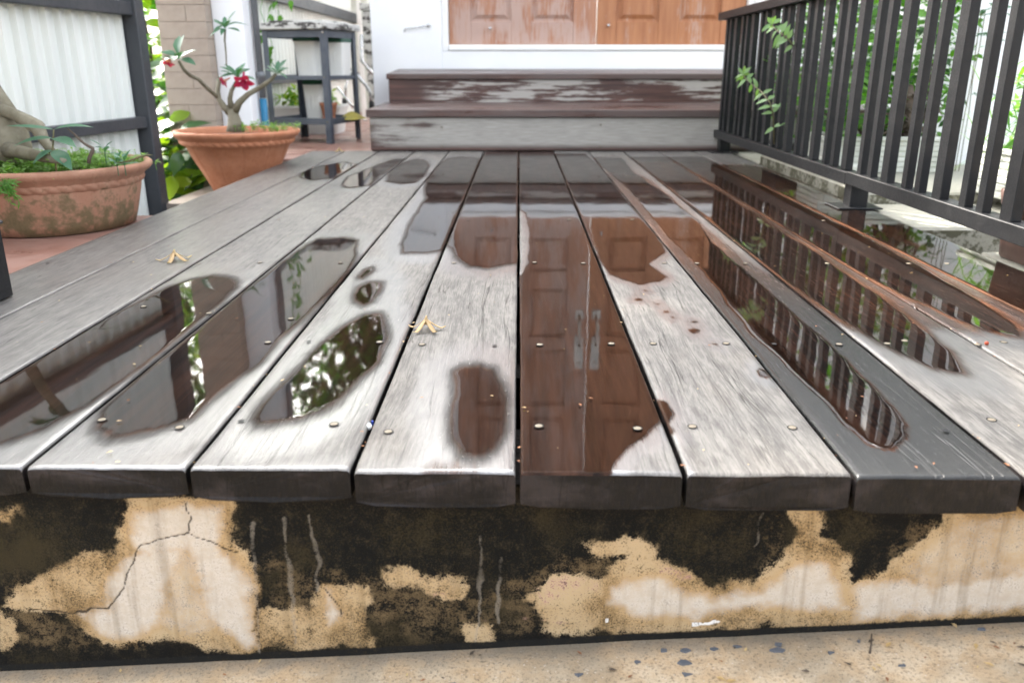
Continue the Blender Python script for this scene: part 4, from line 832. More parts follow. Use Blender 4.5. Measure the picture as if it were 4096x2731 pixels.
def cluster(m, p, d, n, L, Wd, rn, spread=1.0, droop=.3, mi=0, up=(0, 0, 1)):
    d = Vector(d).normalized(); a = d.orthogonal().normalized(); b2 = d.cross(a)
    for i in range(n):
        t = 2.399*i+rn.uniform(-.3, .3); e = spread*(.35+.65*(i+1)/n)
        dd_ = (d*(1.15-e)+(a*math.cos(t)+b2*math.sin(t))*e).normalized()
        m.leaf(Vector(p)+d*rn.uniform(-.01, .006), dd_, d+Vector((.01, .02, .03)), L*rn.uniform(.75, 1.1), Wd*rn.uniform(.8, 1.1), droop*rn.uniform(.3, 1.4), .2, mi, 3, 1.25)
def flower(m, p, d, s, rn, mi):
    d = Vector(d).normalized(); a = d.orthogonal().normalized(); b2 = d.cross(a); p = Vector(p)
    m.tube([p-d*s*1.3, p-d*s*.3, p], [s*.10, s*.22, s*.30], 8, False, mi[1])
    for i in range(5):
        t = 2*math.pi*i/5; r = a*math.cos(t)+b2*math.sin(t)
        m.leaf(p+r*s*.25, (r*.9+d*.45).normalized(), d, s*.95, s*.85, .25, .12, mi[0], 3, .8)
        m.leaf(p+r*s*.15, (r*.5+d*.9).normalized(), d, s*.65, s*.6, .2, .2, mi[0], 2, .8)

rn = random.Random(11)
# desert rose in the clean pot
dr2 = thing('desert_rose', 'branching desert rose with crimson flowers growing in the clean terracotta pot', 'plant', (P2[0], P2[1], .12))
Yp = 3.15
m = MB()
m.tube([(-1.051, 3.150, 0.117), (-1.050, 3.150, 0.145), (-1.052, 3.150, 0.171), (-1.060, 3.150, 0.196)], [.034, .027, .021, .019], 14)
m.tube([(-1.061, 3.150, 0.187), (-1.084, 3.150, 0.205), (-1.100, 3.150, 0.233), (-1.101, 3.150, 0.263), (-1.090, 3.150, 0.303)], [.019, .012, .0095, .008, .007], 10)
m.tube([(-1.101, 3.150, 0.237), (-1.114, 3.130, 0.255), (-1.126, 3.100, 0.277), (-1.133, 3.060, 0.303), (-1.150, 3.030, 0.316), (-1.157, 3.000, 0.334), (-1.165, 2.980, 0.363)], [.0075, .007, .007, .0068, .0065, .006, .005], 9)
m.tube([(-1.057, 3.150, 0.199), (-1.060, 3.150, 0.233), (-1.050, 3.150, 0.263), (-1.029, 3.150, 0.294)], [.013, .009, .0075, .006], 10)
m.tube([(-1.049, 3.150, 0.187), (-1.026, 3.150, 0.222), (-0.991, 3.150, 0.250), (-0.940, 3.150, 0.276), (-0.903, 3.150, 0.300), (-0.882, 3.150, 0.321)], [.016, .012, .0095, .0085, .007, .006], 10)
m.tube([(-1.083, 3.220, 0.351), (-1.080, 3.220, 0.397), (-1.080, 3.220, 0.439), (-1.074, 3.220, 0.475)], [.0025, .003, .0035, .004], 7)
m.build('trunk', M_bark, dr2, smooth=True)
m = MB()
cluster(m, (-1.164, 2.980, 0.376), (-.2, -.4, .9), 12, .072, .032, rn, .95, .35)
cluster(m, (-1.073, 3.220, 0.484), (0, -.3, .95), 13, .068, .021, rn, 1.0, .6)
cluster(m, (-1.023, 3.150, 0.312), (.1, -.3, .95), 12, .066, .028, rn, .95, .3)
cluster(m, (-0.878, 3.150, 0.327), (.3, -.3, .9), 12, .050, .018, rn, .95, .3)
cluster(m, (-1.090, 3.150, 0.303), (0, -.3, .9), 5, .018, .008, rn, .9, .3)
m.build('foliage', M_leafA, dr2, smooth=True)
for fl in (((-1.200, 2.980, 0.361), (-.15, -.5, -.65), .020, 1), ((-0.994, 3.120, 0.296), (.1, -.6, -.6), .034, 0), ((-1.067, 3.130, 0.296), (-.5, -.5, -.35), .020, 1)):
    m = MB(); flower(m, fl[0], fl[1], fl[2], rn, (0, fl[3])); m.build('flower', [M_petal, M_petalP], dr2, smooth=True)

def weeds(name, label, pts, n, h, rn, mat, cat='weeds', lw=.010, mixmat=None):
    m = MB()
    for i in range(n):
        p = Vector(rn.choice(pts))+Vector((rn.gauss(0, .028), rn.gauss(0, .028), 0)); hh = h*rn.uniform(.4, 1.2)
        top = p+Vector((rn.uniform(-.02, .02), rn.uniform(-.02, .02), hh)); m.tube([p, (p+top)/2+Vector((rn.uniform(-.004, .004), 0, 0)), top], [.0009, .0008, .0005], 4, False)
        for j in range(rn.randint(4, 8)):
            t = rn.uniform(.25, 1); q = p+(top-p)*t; a = rn.uniform(0, 6.28)
            m.leaf(q, (math.cos(a), math.sin(a), rn.uniform(.1, .9)), (0, 0, 1), lw*rn.uniform(1.2, 2.4), lw*rn.uniform(.5, .9), .3, .2, 0, 2)
    o = m.build(name, mat, smooth=True); tag(o, label, cat, kind='stuff'); return o
w1 = [(P1[0]+rn.uniform(-.18, .18), P1[1]+rn.uniform(-.17, .17), .115) for _ in range(60)]; w1 = [p for p in w1 if math.hypot(p[0]-P1[0], p[1]-P1[1]) < .175]
weeds('weeds', 'low green weeds covering the soil of the mossy pot', w1, 560, .034, rn, M_weed)
w2 = [(P2[0]+.05+rn.uniform(0, .13), P2[1]+rn.uniform(-.09, .10), .12) for _ in range(16)]
weeds('weeds', 'sparse green weeds at the right side of the clean terracotta pot', w2, 60, .030, rn, M_weed)
w3 = [(-1.066, 1.720, 0.109), (-1.054, 1.710, 0.097), (-1.036, 1.700, 0.089)]
m = MB()
for i in range(26):
    p = Vector((-1.075, 1.730, 0.118))+Vector((rn.uniform(-.03, .02), rn.uniform(-.02, .01), rn.uniform(-.005, .01))); q = p+Vector((rn.uniform(0, .03), rn.uniform(-.03, -.01), rn.uniform(-.045, .0)))
    m.tube([p, (p+q)/2+Vector((0, -.006, .008)), q], .0007, 4, False)
    for j in range(5):
        a = rn.uniform(0, 6.28); m.leaf(p+(q-p)*rn.uniform(.3, 1), (math.cos(a), math.sin(a)*.5, rn.uniform(-.5, .6)), (0, -.5, 1), .018, .0042, .3, .2, 0, 2)
tag(m.build('trailing_weed', M_leafB, smooth=True), 'thin trailing weed hanging over the rim of the mossy pot', 'weed')
# caudex bonsai in the mossy pot
cd = thing('caudex_plant', 'thick pale grey swollen trunk with side root growing in the mossy pot', 'plant', (P1[0]-.12, P1[1], .115))
m = MB()
m.tube([(-1.173, 1.930, 0.147), (-1.166, 1.930, 0.174), (-1.168, 1.940, 0.207), (-1.179, 1.950, 0.243), (-1.196, 1.960, 0.278), (-1.228, 1.980, 0.330), (-1.264, 2.000, 0.387)], [.050, .046, .040, .031, .024, .019, .015], 18)
m.tube([(-1.177, 1.930, 0.255), (-1.133, 1.910, 0.245), (-1.093, 1.890, 0.231), (-1.061, 1.870, 0.219), (-1.042, 1.850, 0.199), (-1.027, 1.840, 0.177), (-1.002, 1.830, 0.159)], [.016, .013, .015, .017, .012, .009, .006], 12)
m.tube([(-1.140, 1.880, 0.169), (-1.078, 1.840, 0.166), (-1.019, 1.800, 0.161), (-0.963, 1.780, 0.154)], [.018, .014, .011, .006], 12)
m.tube([(-1.264, 2.000, 0.387), (-1.231, 2.000, 0.470), (-1.166, 1.980, 0.540), (-1.130, 1.970, 0.617), (-1.135, 1.970, 0.710)], [.015, .013, .012, .010, .008], 12)
m.build('trunk', M_bark, cd, smooth=True)
m = MB(); cluster(m, (-1.134, 1.970, 0.714), (.1, -.2, 1), 14, .075, .028, rn, .95, .3); cluster(m, (-1.208, 1.980, 0.523), (-.5, -.2, .6), 9, .07, .028, rn, .95, .3)
m.build('foliage', M_leafA, cd, smooth=True)
# seedling with broad leaves
sd = thing('seedling', 'young seedling with broad glossy leaves standing upright in the mossy pot', 'plant', (-0.997, 1.800, 0.124))
m = MB(); m.tube([(-0.997, 1.800, 0.124), (-0.995, 1.800, 0.151), (-0.997, 1.800, 0.176), (-0.991, 1.800, 0.201), (-0.987, 1.800, 0.219)], [.0022, .002, .002, .0018, .0014], 8); m.build('stem', M_stem, sd, smooth=True)
m = MB()
c0 = Vector((-0.987, 1.800, 0.219)); c1 = Vector((-0.992, 1.800, 0.201)); c2 = Vector((-0.997, 1.800, 0.176))
for (p, d, L, w_, dr_) in [(c0, (-1, -.25, .22), .090, .020, .12), (c0, (.9, .1, .35), .075, .022, .35), (c1, (.8, -.5, .10), .072, .030, .35), (c1, (-.9, -.3, .12), .078, .028, .35),
                           (c2, (.75, -.5, -.2), .062, .034, .45), (c2, (-.6, -.6, -.1), .045, .026, .5)]:
    m.leaf(p, d, (0, -.25, 1), L, w_, dr_, .12, 0, 5, .85)
m.build('foliage', M_leafA, sd, smooth=True)
tw = MB(); tw.tube([(-0.924, 1.800, 0.149), (-0.920, 1.800, 0.161), (-0.911, 1.800, 0.175), (-0.910, 1.800, 0.180), (-0.926, 1.800, 0.189), (-0.938, 1.800, 0.201), (-0.945, 1.800, 0.210), (-0.959, 1.800, 0.223)], [.0042, .0042, .0045, .004, .0028, .0028, .0022, .0012], 8)
tag(tw.build('bare_twig', M_trunk, smooth=True), 'bare brown bent twig sticking out of the mossy pot', 'twig')
tw = MB(); tw.tube([(-0.888, 1.850, 0.143), (-0.856, 1.840, 0.149), (-0.826, 1.830, 0.159), (-0.804, 1.820, 0.164), (-0.788, 1.810, 0.165)], [.0015, .0022, .0026, .0022, .0005], 8)
tag(tw.build('green_shoot', M_stem, smooth=True), 'slender green shoot poking over the right rim of the mossy pot', 'shoot')
m = MB()
for (px_, py_) in ((232, 372), (255, 352), (300, 365), (75, 330), (318, 372)):
    pass
for q in ((-0.892, 1.860, 0.145), (-0.925, 1.880, 0.169), (-0.866, 1.840, 0.147)):
    m.tube([Vector(q)-Vector((0, 0, .03)), q], .001, 5, False); cluster(m, q, (0, -.2, 1), 7, .030, .012, rn, .95, .3)
tag(m.build('small_sprouts', M_leafA, smooth=True), 'small blue-green sprouts near the right rim of the mossy pot', 'sprouts')

# ================================================================== VEGETATION MASSES
def bush(name, label, cat, boxes, n, L, Wd, mats, rn, stems=None, group=None, droop=.35, asp=.9):
    root = thing(name, label, cat, (boxes[0][0], boxes[0][1], boxes[0][2]-boxes[0][5]), group)
    ms = [MB() for _ in mats]; tot = sum(b[6] for b in boxes)
    for b in boxes:
        for i in range(int(n*b[6]/tot)):
            while True:
                v = Vector((rn.uniform(-1, 1), rn.uniform(-1, 1), rn.uniform(-1, 1)))
                if v.length <= 1: break
            p = Vector((b[0]+v.x*b[3], b[1]+v.y*b[4], b[2]+v.z*b[5])); a = rn.uniform(0, 6.283)
            m = ms[min(len(ms)-1, int(rn.random()**1.3*len(ms)))]
            m.leaf(p, (math.cos(a), math.sin(a), rn.uniform(-.6, .8)), (rn.uniform(-.5, .5), rn.uniform(-.9, .1), 1), L*rn.uniform(.6, 1.3), Wd*rn.uniform(.7, 1.2), droop*rn.random()*1.6, .18, 0, 2 if L < .07 else 3, asp)
    for m, mt in zip(ms, mats): m.build('foliage', mt, root, smooth=True)
    if stems:
        m = MB()
        for s_ in stems: m.tube(s_[0], s_[1], 7)
        m.build('stem', M_trunk, root, smooth=True)
    return root
def wob(p, q, n, r0, r1, rn, a=.03):
    p = Vector(p); q = Vector(q); return ([p+(q-p)*i/n+Vector((rn.uniform(-a, a), rn.uniform(-a, a), 0))*(0 < i < n) for i in range(n+1)], [r0+(r1-r0)*i/n for i in range(n+1)])
bush('climbing_shrub', 'dark glossy broad-leaved shrub in the gap between fence post and brick pillar', 'shrub',
     [(-1.52, 4.0, .10, .22, .45, .34, 3), (-1.38, 3.55, .02, .16, .16, .22, 1.6), (-1.36, 3.35, -.02, .15, .15, .16, 1.0)], 520, .10, .062, [M_leafD, M_leafD, M_leafY], rn,
     [wob((-1.5, 3.9, -.17), (-1.45, 3.9, .45), 5, .008, .004, rn), wob((-1.4, 3.5, -.17), (-1.42, 3.6, .3), 5, .006, .003, rn)])
bush('sunlit_shrub', 'sunlit yellow-green shrub far behind the fence post', 'shrub', [(-2.35, 5.6, .55, .40, .5, .55, 1), (-2.4, 5.6, .02, .40, .5, .35, .6), (-2.3, 5.6, 1.2, .35, .5, .4, .5)], 620, .16, .09, [M_leafY, M_leafB], rn, [wob((-2.35, 5.6, -.2), (-2.4, 5.6, 1.1), 6, .015, .006, rn)])
bush('potted_foliage', 'dense bright green foliage plant behind the middle of the right railing', 'plant',
     [(1.22, 2.80, .44, .24, .17, .20, 1.7), (1.10, 3.10, .34, .24, .25, .28, 1.5), (1.02, 2.70, .22, .12, .10, .12, .5), (1.27, 2.76, .22, .15, .10, .10, .45), (1.18, 2.85, .66, .26, .2, .14, .8)], 2300, .040, .021, [M_leafB, M_leafB, M_leafD], rn,
     [wob((1.2, 2.8, .13), (1.22, 2.8, .5), 5, .012, .005, rn), wob((1.15, 2.85, .13), (1.05, 3.0, .5), 5, .008, .004, rn), wob((1.27, 2.74, .13), (1.3, 2.72, .4), 5, .005, .003, rn)])
bush('shade_shrub', 'green shrub beside the steps behind the far end of the right railing', 'shrub', [(1.30, 3.65, .40, .30, .30, .40, 1), (1.55, 3.25, .50, .28, .3, .45, 1)], 1500, .05, .026, [M_leafD, M_leafB], rn, [wob((1.3, 3.6, -.02), (1.3, 3.6, .5), 5, .01, .005, rn)])
m = MB(); m.tube(wob((1.235, 2.72, .12), (1.21, 2.70, .29), 5, .030, .020, rn, .006)[0], [.034, .030, .034, .028, .022, .014], 10)
m.tube(wob((1.25, 2.70, .13), (1.30, 2.69, .25), 4, .012, .006, rn)[0], [.014, .012, .01, .008, .005], 8)
for i in range(40):
    a = rn.uniform(0, 6.28); p = Vector((1.22+rn.uniform(-.05, .06), 2.68+rn.uniform(-.03, .03), rn.uniform(.14, .27))); m.leaf(p, (math.cos(a), math.sin(a)-.3, rn.uniform(-1, .3)), (0, -.4, 1), .05, .014, .4, .3, 0, 2)
tag(m.build('root_clump', M_trunk, smooth=True), 'shaggy brown root clump in the long pale planter under the foliage', 'root clump')
# fern and grasses near the white side wall
fern = thing('feathery_fern', 'feathery blue-green fern against the left edge of the white side wall', 'fern', (1.40, 2.72, .1))
def frond(m, p, d, L, n, rn, lw=.020):
    p = Vector(p); d = Vector(d).normalized(); sd_ = d.cross(Vector((0, -.3, 1))).normalized(); pts = []
    for i in range(n+1):
        t = i/n; pts.append(p+d*L*t+Vector((0, 0, -.35*L*t*t)))
    m.tube(pts, [.0012*(1-.6*i/n) for i in range(n+1)], 4, False)
    for i in range(1, n):
        for s_ in (-1, 1): m.leaf(pts[i], sd_*s_+d*.35, (0, -.3, 1), lw*(1.15-i/n)*1.4, .0075, .2, .1, 0, 2)
for i in range(10):
    fr_ = MB(); frond(fr_, (1.40+rn.uniform(-.03, .03), 2.72, .30+rn.uniform(-.10, .28)), (rn.uniform(-.2, .9), rn.uniform(-.9, -.1), rn.uniform(-.1, .7)), rn.uniform(.09, .16), 12, rn)
    fr_.build('frond', M_leafA, fern, smooth=True)
for i in range(4):
    m = MB(); m.tube(wob((1.385+.012*i, 2.72, .02), (1.385+.012*i, 2.72, .5), 5, .0016, .001, rn, .006)[0], .0014, 5); m.build('stem', M_stem, fern)
gr = MB()
def blade(m, p, q, w_, rn):
    p = Vector(p); q = Vector(q); mid = (p+q)/2+Vector((0, 0, (q-p).length*.22)); o0 = len(m.v); sd_ = (q-p).cross(Vector((0, 0, 1))).normalized()
    for i in range(9):
        t = i/8; c_ = p*(1-t)**2+mid*2*t*(1-t)+q*t*t; ww2 = w_*(1-t)**.6*.5; m.v += [tuple(c_+sd_*ww2), tuple(c_-sd_*ww2)]
    for i in range(8): a = o0+2*i; m.f.append((a, a+1, a+3, a+2)); m.mi.append(0)
base = Vector((1.25, 2.16, .14))
for i in range(46):
    a = rn.uniform(0, 6.28); r = rn.uniform(.08, .26); blade(gr, base+Vector((rn.uniform(-.07, .09), rn.uniform(-.03, .05), 0)), base+Vector((math.cos(a)*r, math.sin(a)*r*.6, rn.uniform(-.10, .24))), .0045, rn)
tag(gr.build('grass_clump', M_leafG, smooth=True), 'thin arching grass clump at the edge of the right-hand planter', 'grass')
bush('narrow_leaved_plant', 'bright narrow-leaved plant in the ribbed planter at the right picture edge', 'plant', [(1.36, 2.18, .27, .13, .11, .15, 1), (1.32, 2.12, .18, .10, .08, .06, .4)], 420, .062, .013, [M_leafB, M_leafG], rn, [wob((1.36, 2.18, .14), (1.36, 2.18, .42), 5, .003, .002, rn), wob((1.30, 2.15, .14), (1.33, 2.15, .36), 5, .003, .002, rn)], asp=.8)

# sprigs through the railing
def sprig(path_, nclus, rn, mroot):
    pts = [Vector(p) for p in path_]; m = MB(); m.tube(pts, [.0026-.0018*i/(len(pts)-1) for i in range(len(pts))], 6); m.build('stem', M_stem, mroot, smooth=True)
    m = MB(); n = nclus
    for i in range(n):
        t = (i+1)/n; f = t*(len(pts)-1); a = min(int(f), len(pts)-2); p = pts[a]+(pts[a+1]-pts[a])*(f-a); d = (pts[a+1]-pts[a]).normalized()
        for s_ in (-1, 1):
            sd_ = d.cross(Vector((0, 1, .2))).normalized()*s_; m.leaf(p, sd_*.8+d*.4+Vector((0, rn.uniform(-.6, .1), rn.uniform(-.5, .4))), (0, -.7, .7), .040*rn.uniform(.7, 1.15), .0145, .45, .15, 0, 3, .8)
    cluster(m, pts[-1], (pts[-1]-pts[-2]), 6, .032, .012, rn, .9, .3); m.build('foliage', M_leafG, mroot, smooth=True)
sg = thing('leafy_sprig', 'pale green leafy sprig poking through the lower part of the right railing', 'sprig', (.80, 2.9, .28))
sprig([(0.845, 2.811, 0.104), (0.820, 2.768, 0.201), (0.800, 2.750, 0.238), (0.795, 2.843, 0.269), (0.790, 2.973, 0.294), (0.785, 3.055, 0.319)], 9, rn, sg)
sg = thing('leafy_sprig', 'pale green leafy sprig poking through the upper part of the right railing', 'sprig', (.80, 2.7, .44))
sprig([(0.870, 2.752, 0.389), (0.820, 2.681, 0.423), (0.800, 2.681, 0.438), (0.790, 2.719, 0.452), (0.785, 2.759, 0.472)], 7, rn, sg)

# ================================================================== RIGHT SIDE: kerbs, planters, wall
kb = thing('concrete_kerb', 'pale mossy concrete kerb beside the right edge of the deck', 'kerb', (1.3, 2.2, -.3))
MB().box((.9085, 1.885, -.30), (2.3, 2.235, -.004), bev=.006).build('lower_block', M_conc, kb)
MB().box((.9285, 2.2355, -.30), (2.3, 3.25, .0255), bev=.006).build('upper_block', M_conc, kb)
MB().box((.9285, 3.2505, -.30), (2.3, 4.60, -.004), bev=.006).build('rear_block', M_conc, kb)
MB().box((.915, 1.35, -.30), (2.3, 1.62, -.0025), bev=.004).build('front_block', M_conc, kb)
sw = thing('side_wall', 'smooth white side wall behind the right-hand planters', 'wall', (1.9, 3.0, 0))
MB().box((1.372, 2.92, -.1), (3.4, 3.05, 2.0), bev=.004).build('render_coat', M_whitewall, sw)
def ribbed_planter(x0, x1, y0, y1, z0, z1, label, nr, grp=None):
    root = thing('ribbed_planter', label, 'planter', ((x0+x1)/2, (y0+y1)/2, z0)); m = MB(); h = (z1-z0-.014)/nr
    m.box((x0+.006, y0+.006, z0), (x1-.006, y1-.006, z1-.02))
    for i in range(nr): m.box((x0+.002, y0+.002, z0+.002+i*h), (x1-.002, y1-.002, z0+.002+(i+1)*h-.003), bev=.002)
    m.build('body', M_planter, root)
    r_ = MB(); t = .012
    r_.box((x0-.004, y0-.004, z1-.014), (x1+.004, y0+t, z1), bev=.003); r_.box((x0-.004, y1-t, z1-.014), (x1+.004, y1+.004, z1), bev=.003)
    r_.box((x0-.004, y0+t+.0002, z1-.014), (x0+t, y1-t-.0002, z1), bev=.003); r_.box((x1-t, y0+t+.0002, z1-.014), (x1+.004, y1-t-.0002, z1), bev=.003); r_.build('rim', M_planter, root)
    MB().box((x0+t, y0+t, z1-.02), (x1-t, y1-t, z1-.010)).build('soil', M_soil, root)
ribbed_planter(.955, 1.352, 2.66, 2.88, .026, .138, 'long pale ribbed planter behind the middle of the right railing', 6)
ribbed_planter(1.215, 1.62, 2.06, 2.26, .0262, .150, 'pale ribbed planter in front of the white side wall', 6)
bb = thing('black_box_planter', 'square black plastic planter beneath the far end of the right railing', 'planter', (1.03, 3.2, 0))
MB().box((.935, 3.05, .0265), (1.20, 3.235, .085), bev=.004).build('body', M_blackplastic, bb)
ch = MB(); ch.box((.932, 2.545, .0262), (.985, 2.60, .055), bev=.003); ch.box((.992, 2.54, .0262), (1.045, 2.60, .062), bev=.003)
tag(ch.build('broken_block', M_planter), 'small broken pale blocks lying in front of the long planter', 'block')
# brown plastic trough
bt_ = thing('brown_trough', 'brown plastic planter trough at the right picture edge', 'planter', (1.08, 1.52, 0))
def rr_prof(x0, x1, y0, y1, r, n=8):
    pts = []
    for (cx_, cy_, a0) in ((x1-r, y1-r, 0), (x0+r, y1-r, 90), (x0+r, y0+r, 180), (x1-r, y0+r, 270)):
        for i in range(n+1): a = R_(a0+90*i/n); pts.append((cx_+r*math.cos(a), cy_+r*math.sin(a)))
    return pts
def rr_lathe(levels, mb):
    o0 = None; n = None
    for (x0, x1, y0, y1, r, z) in levels:
        pr_ = rr_prof(x0, x1, y0, y1, r); base_ = len(mb.v); mb.v += [(a, b, z) for a, b in pr_]; n = len(pr_)
        if o0 is not None:
            for i in range(n): mb.f.append((o0+i, o0+(i+1) % n, base_+(i+1) % n, base_+i)); mb.mi.append(0)
        o0 = base_
    return mb
m = MB(); X0 = .917; Yb, Yc = 1.44, 1.60
rr_lathe([(X0+.01, 1.28, Yb+.01, Yc-.01, .03, -.001), (X0+.006, 1.284, Yb+.005, Yc-.005, .034, .003), (X0, 1.29, Yb, Yc, .036, .098), (X0-.004, 1.294, Yb-.004, Yc+.004, .038, .099), (X0-.008, 1.298, Yb-.008, Yc+.008, .04, .126), (X0-.004, 1.294, Yb-.004, Yc+.004, .038, .128), (X0+.004, 1.286, Yb+.004, Yc-.004, .034, .127), (X0+.006, 1.284, Yb+.006, Yc-.006, .034, .10)], m)
m.build('body', M_brown_plastic, bt_, smooth=True)
MB().box((X0+.03, Yb+.012, .10), (1.26, Yc-.012, .104)).build('soil', M_soil, bt_)

# ================================================================== SHELF RACK with things on it
phi = R_(15); C0 = Vector((-.916, 4.15)); ux_ = Vector((-math.cos(phi), math.sin(phi))); vy_ = Vector((math.sin(phi), math.cos(phi))); Wr, Dr = .335, .33
rk = thing('shelf_rack', 'blue-grey slotted steel shelf rack standing beside the white house pillar', 'shelf', (C0.x, C0.y, -.014))
MR = Matrix(((ux_.x, vy_.x, 0, C0.x), (ux_.y, vy_.y, 0, C0.y), (0, 0, 1, 0), (0, 0, 0, 1)))   # local: x leftwards along front, y backwards
def rbox(m, lo, hi, bev=.001):
    t = MB().box(lo, hi, bev=bev); m.add([tuple(MR @ Vector(v)) for v in t.v], [f[::-1] for f in t.f])
for (a, b) in ((0, 0), (Wr, 0), (0, Dr), (Wr, Dr)):
    m = MB(); w_ = .030; sxx = 1 if a == 0 else -1; syy = 1 if b == 0 else -1
    xa, xb = sorted((a, a+sxx*w_)); ya, yb = sorted((b, b+syy*.003)); rbox(m, (xa, ya, -.0135), (xb, yb, .512))
    xa, xb = sorted((a, a+sxx*.003)); ya, yb = sorted((b+syy*.0031, b+syy*w_)); rbox(m, (xa, ya, -.0135), (xb, yb, .512)); m.build('post', M_bluegrey, rk)
for (za, zb) in ((.076, .108), (.285, .306), (.478, .512)):
    m = MB(); rbox(m, (.0035, .0035, za+.010), (Wr-.0035, Dr-.0035, za+.014)); rbox(m, (.0035, .0036, za), (Wr-.0035, .0060, zb-.001)); rbox(m, (.0035, Dr-.006, za), (Wr-.0035, Dr-.0036, zb-.001))
    rbox(m, (.0036, .0065, za), (.006, Dr-.0065, zb-.001)); rbox(m, (Wr-.006, .0065, za), (Wr-.0036, Dr-.0065, zb-.001)); m.build('shelf', M_bluegrey, rk)
for (bx_, bz) in ((.008, .50), (.015, .297), (.015, .09)):
    p = MR @ Vector((bx_, -.002, bz)); m = MB(); m.tube([p, p-Vector((vy_.x*.004, vy_.y*.004, 0))], .0035, 8); m.build('bolt', M_chrome, rk)
m = MB(); rbox(m, (-.02, -.02, .5135), (Wr+.02, Dr+.02, .545), .004); rbox(m, (.02, .02, .546), (Wr-.03, Dr-.03, .556), .003)
tag(m.build('old_tray', M_weath), 'weathered white-painted tray with flaking paint on top of the shelf rack', 'tray')
def bin_(p, r, h, label, lid, name='storage_bin'):
    p = Vector(p); root = thing(name, label, 'bin', p); M = Matrix.Translation(p) @ Matrix.Rotation(-phi, 4, 'Z')
    m = MB(); rr_lathe([(-r*.86, r*.86, -r*.86, r*.86, r*.3, 0), (-r, r, -r, r, r*.3, h*.96), (-r*1.04, r*1.04, -r*1.04, r*1.04, r*.3, h*.965), (-r*1.04, r*1.04, -r*1.04, r*1.04, r*.3, h)], m)
    m.v = [tuple(M @ Vector(v)) for v in m.v]; o = m.build('body', M_white_plastic, root); smooth_angle(o)
    t = MB().box((-r*.45, -r*.99, h*.28), (-r*.38, -r*.93, h*.72)).box((r*.02, -r*.99, h*.28), (r*.09, -r*.93, h*.72)).box((-r*.375, -r*.99, h*.66), (r*.015, -r*.93, h*.72)); t.v = [tuple(M @ Vector(v)) for v in t.v]; t.build('label_frame', M_white_plastic, root)
    if lid:
        m = MB(); rr_lathe([(-r*1.05, r*1.05, -r*1.05, r*1.05, r*.3, h+.0005), (-r*1.07, r*1.07, -r*1.07, r*1.07, r*.3, h+.004), (-r*1.02, r*1.02, -r*1.02, r*1.02, r*.3, h+.022)], m); m.f.append(tuple(range(len(m.v)-36, len(m.v)))); m.mi.append(0)
        m.v = [tuple(M @ Vector(v)) for v in m.v]; m.build('lid', M_green_plastic, root)
bin_((-1.045, 4.36, .300), .058, .165, 'white bin with green lid at left on the middle shelf of the rack', True)
bin_((-.908, 4.40, .300), .050, .160, 'white bin with green lid at right on the middle shelf of the rack', True)
bin_((-1.030, 4.38, .091), .050, .170, 'white bin with green lid on the bottom shelf of the rack', True)
p = Vector((-.952, 4.29, .0905)); pr_ = thing('plastic_pot', 'small red-brown plastic pot holding green netting on the bottom shelf', 'plant pot', p)
m = MB().lathe([(.0, .001), (.034, 0), (.036, .012), (.028, .016), (.030, .02), (.040, .072), (.044, .074), (.044, .085), (.040, .085), (.036, .07)], p, 28); m.build('body', M_terra, pr_, smooth=True)
m = MB()
for i in range(60): a = rn.uniform(0, 6.28); r = rn.uniform(0, .034); m.leaf(p+Vector((math.cos(a)*r, math.sin(a)*r, .078)), (math.cos(a), math.sin(a), 1.2), (0, 0, 1), .02, .012, .5, .2, 0, 2)
tag(m.build('green_netting', M_green_plastic), 'crumpled dark green netting stuffed in the small red-brown pot', 'netting')
m = MB(); p = MR @ Vector((-.0, .24, .095))
m.v += []
nv = 14
for i in range(nv+1):
    for j in range(nv+1):
        u_ = i/nv*2-1; v_ = j/nv*2-1; q = MR @ Vector((.02+u_*.05-.02, .24+v_*.085, .0915+.028*max(0, 1-u_*u_)*max(0, 1-v_*v_)*(1+.4*math.sin(u_*9+v_*5))+.0005)); m.v.append(tuple(q))
for i in range(nv):
    for j in range(nv): a = i*(nv+1)+j; m.f.append((a, a+1, a+nv+2, a+nv+1)); m.mi.append(0)
tag(m.build('yellow_cloth', M_yellow, smooth=True), 'crumpled yellow cloth lying on the bottom shelf of the rack', 'cloth')
# tub of plants behind the rack
tb = thing('white_tub', 'large white planter tub on the floor behind the shelf rack', 'planter', (-1.22, 4.85, -.014))
m = MB(); rr_lathe([(-1.37, -1.02, 4.76, 5.02, .04, -.013), (-1.39, -1.00, 4.74, 5.04, .04, .125), (-1.40, -.99, 4.73, 5.05, .04, .126), (-1.40, -.99, 4.73, 5.05, .04, .14), (-1.38, -1.01, 4.75, 5.03, .04, .14), (-1.38, -1.01, 4.75, 5.03, .04, .11)], m); smooth_angle(m.build('body', M_white_plastic, tb))
MB().box((-1.375, 4.755, .10), (-1.015, 5.025, .112)).build('soil', M_soil, tb)
bush('tub_plants', 'low yellow-green plants growing in the white tub behind the rack', 'plant', [(-1.2, 4.88, .18, .17, .11, .06, 1)], 260, .06, .02, [M_leafY, M_leafB], rn)
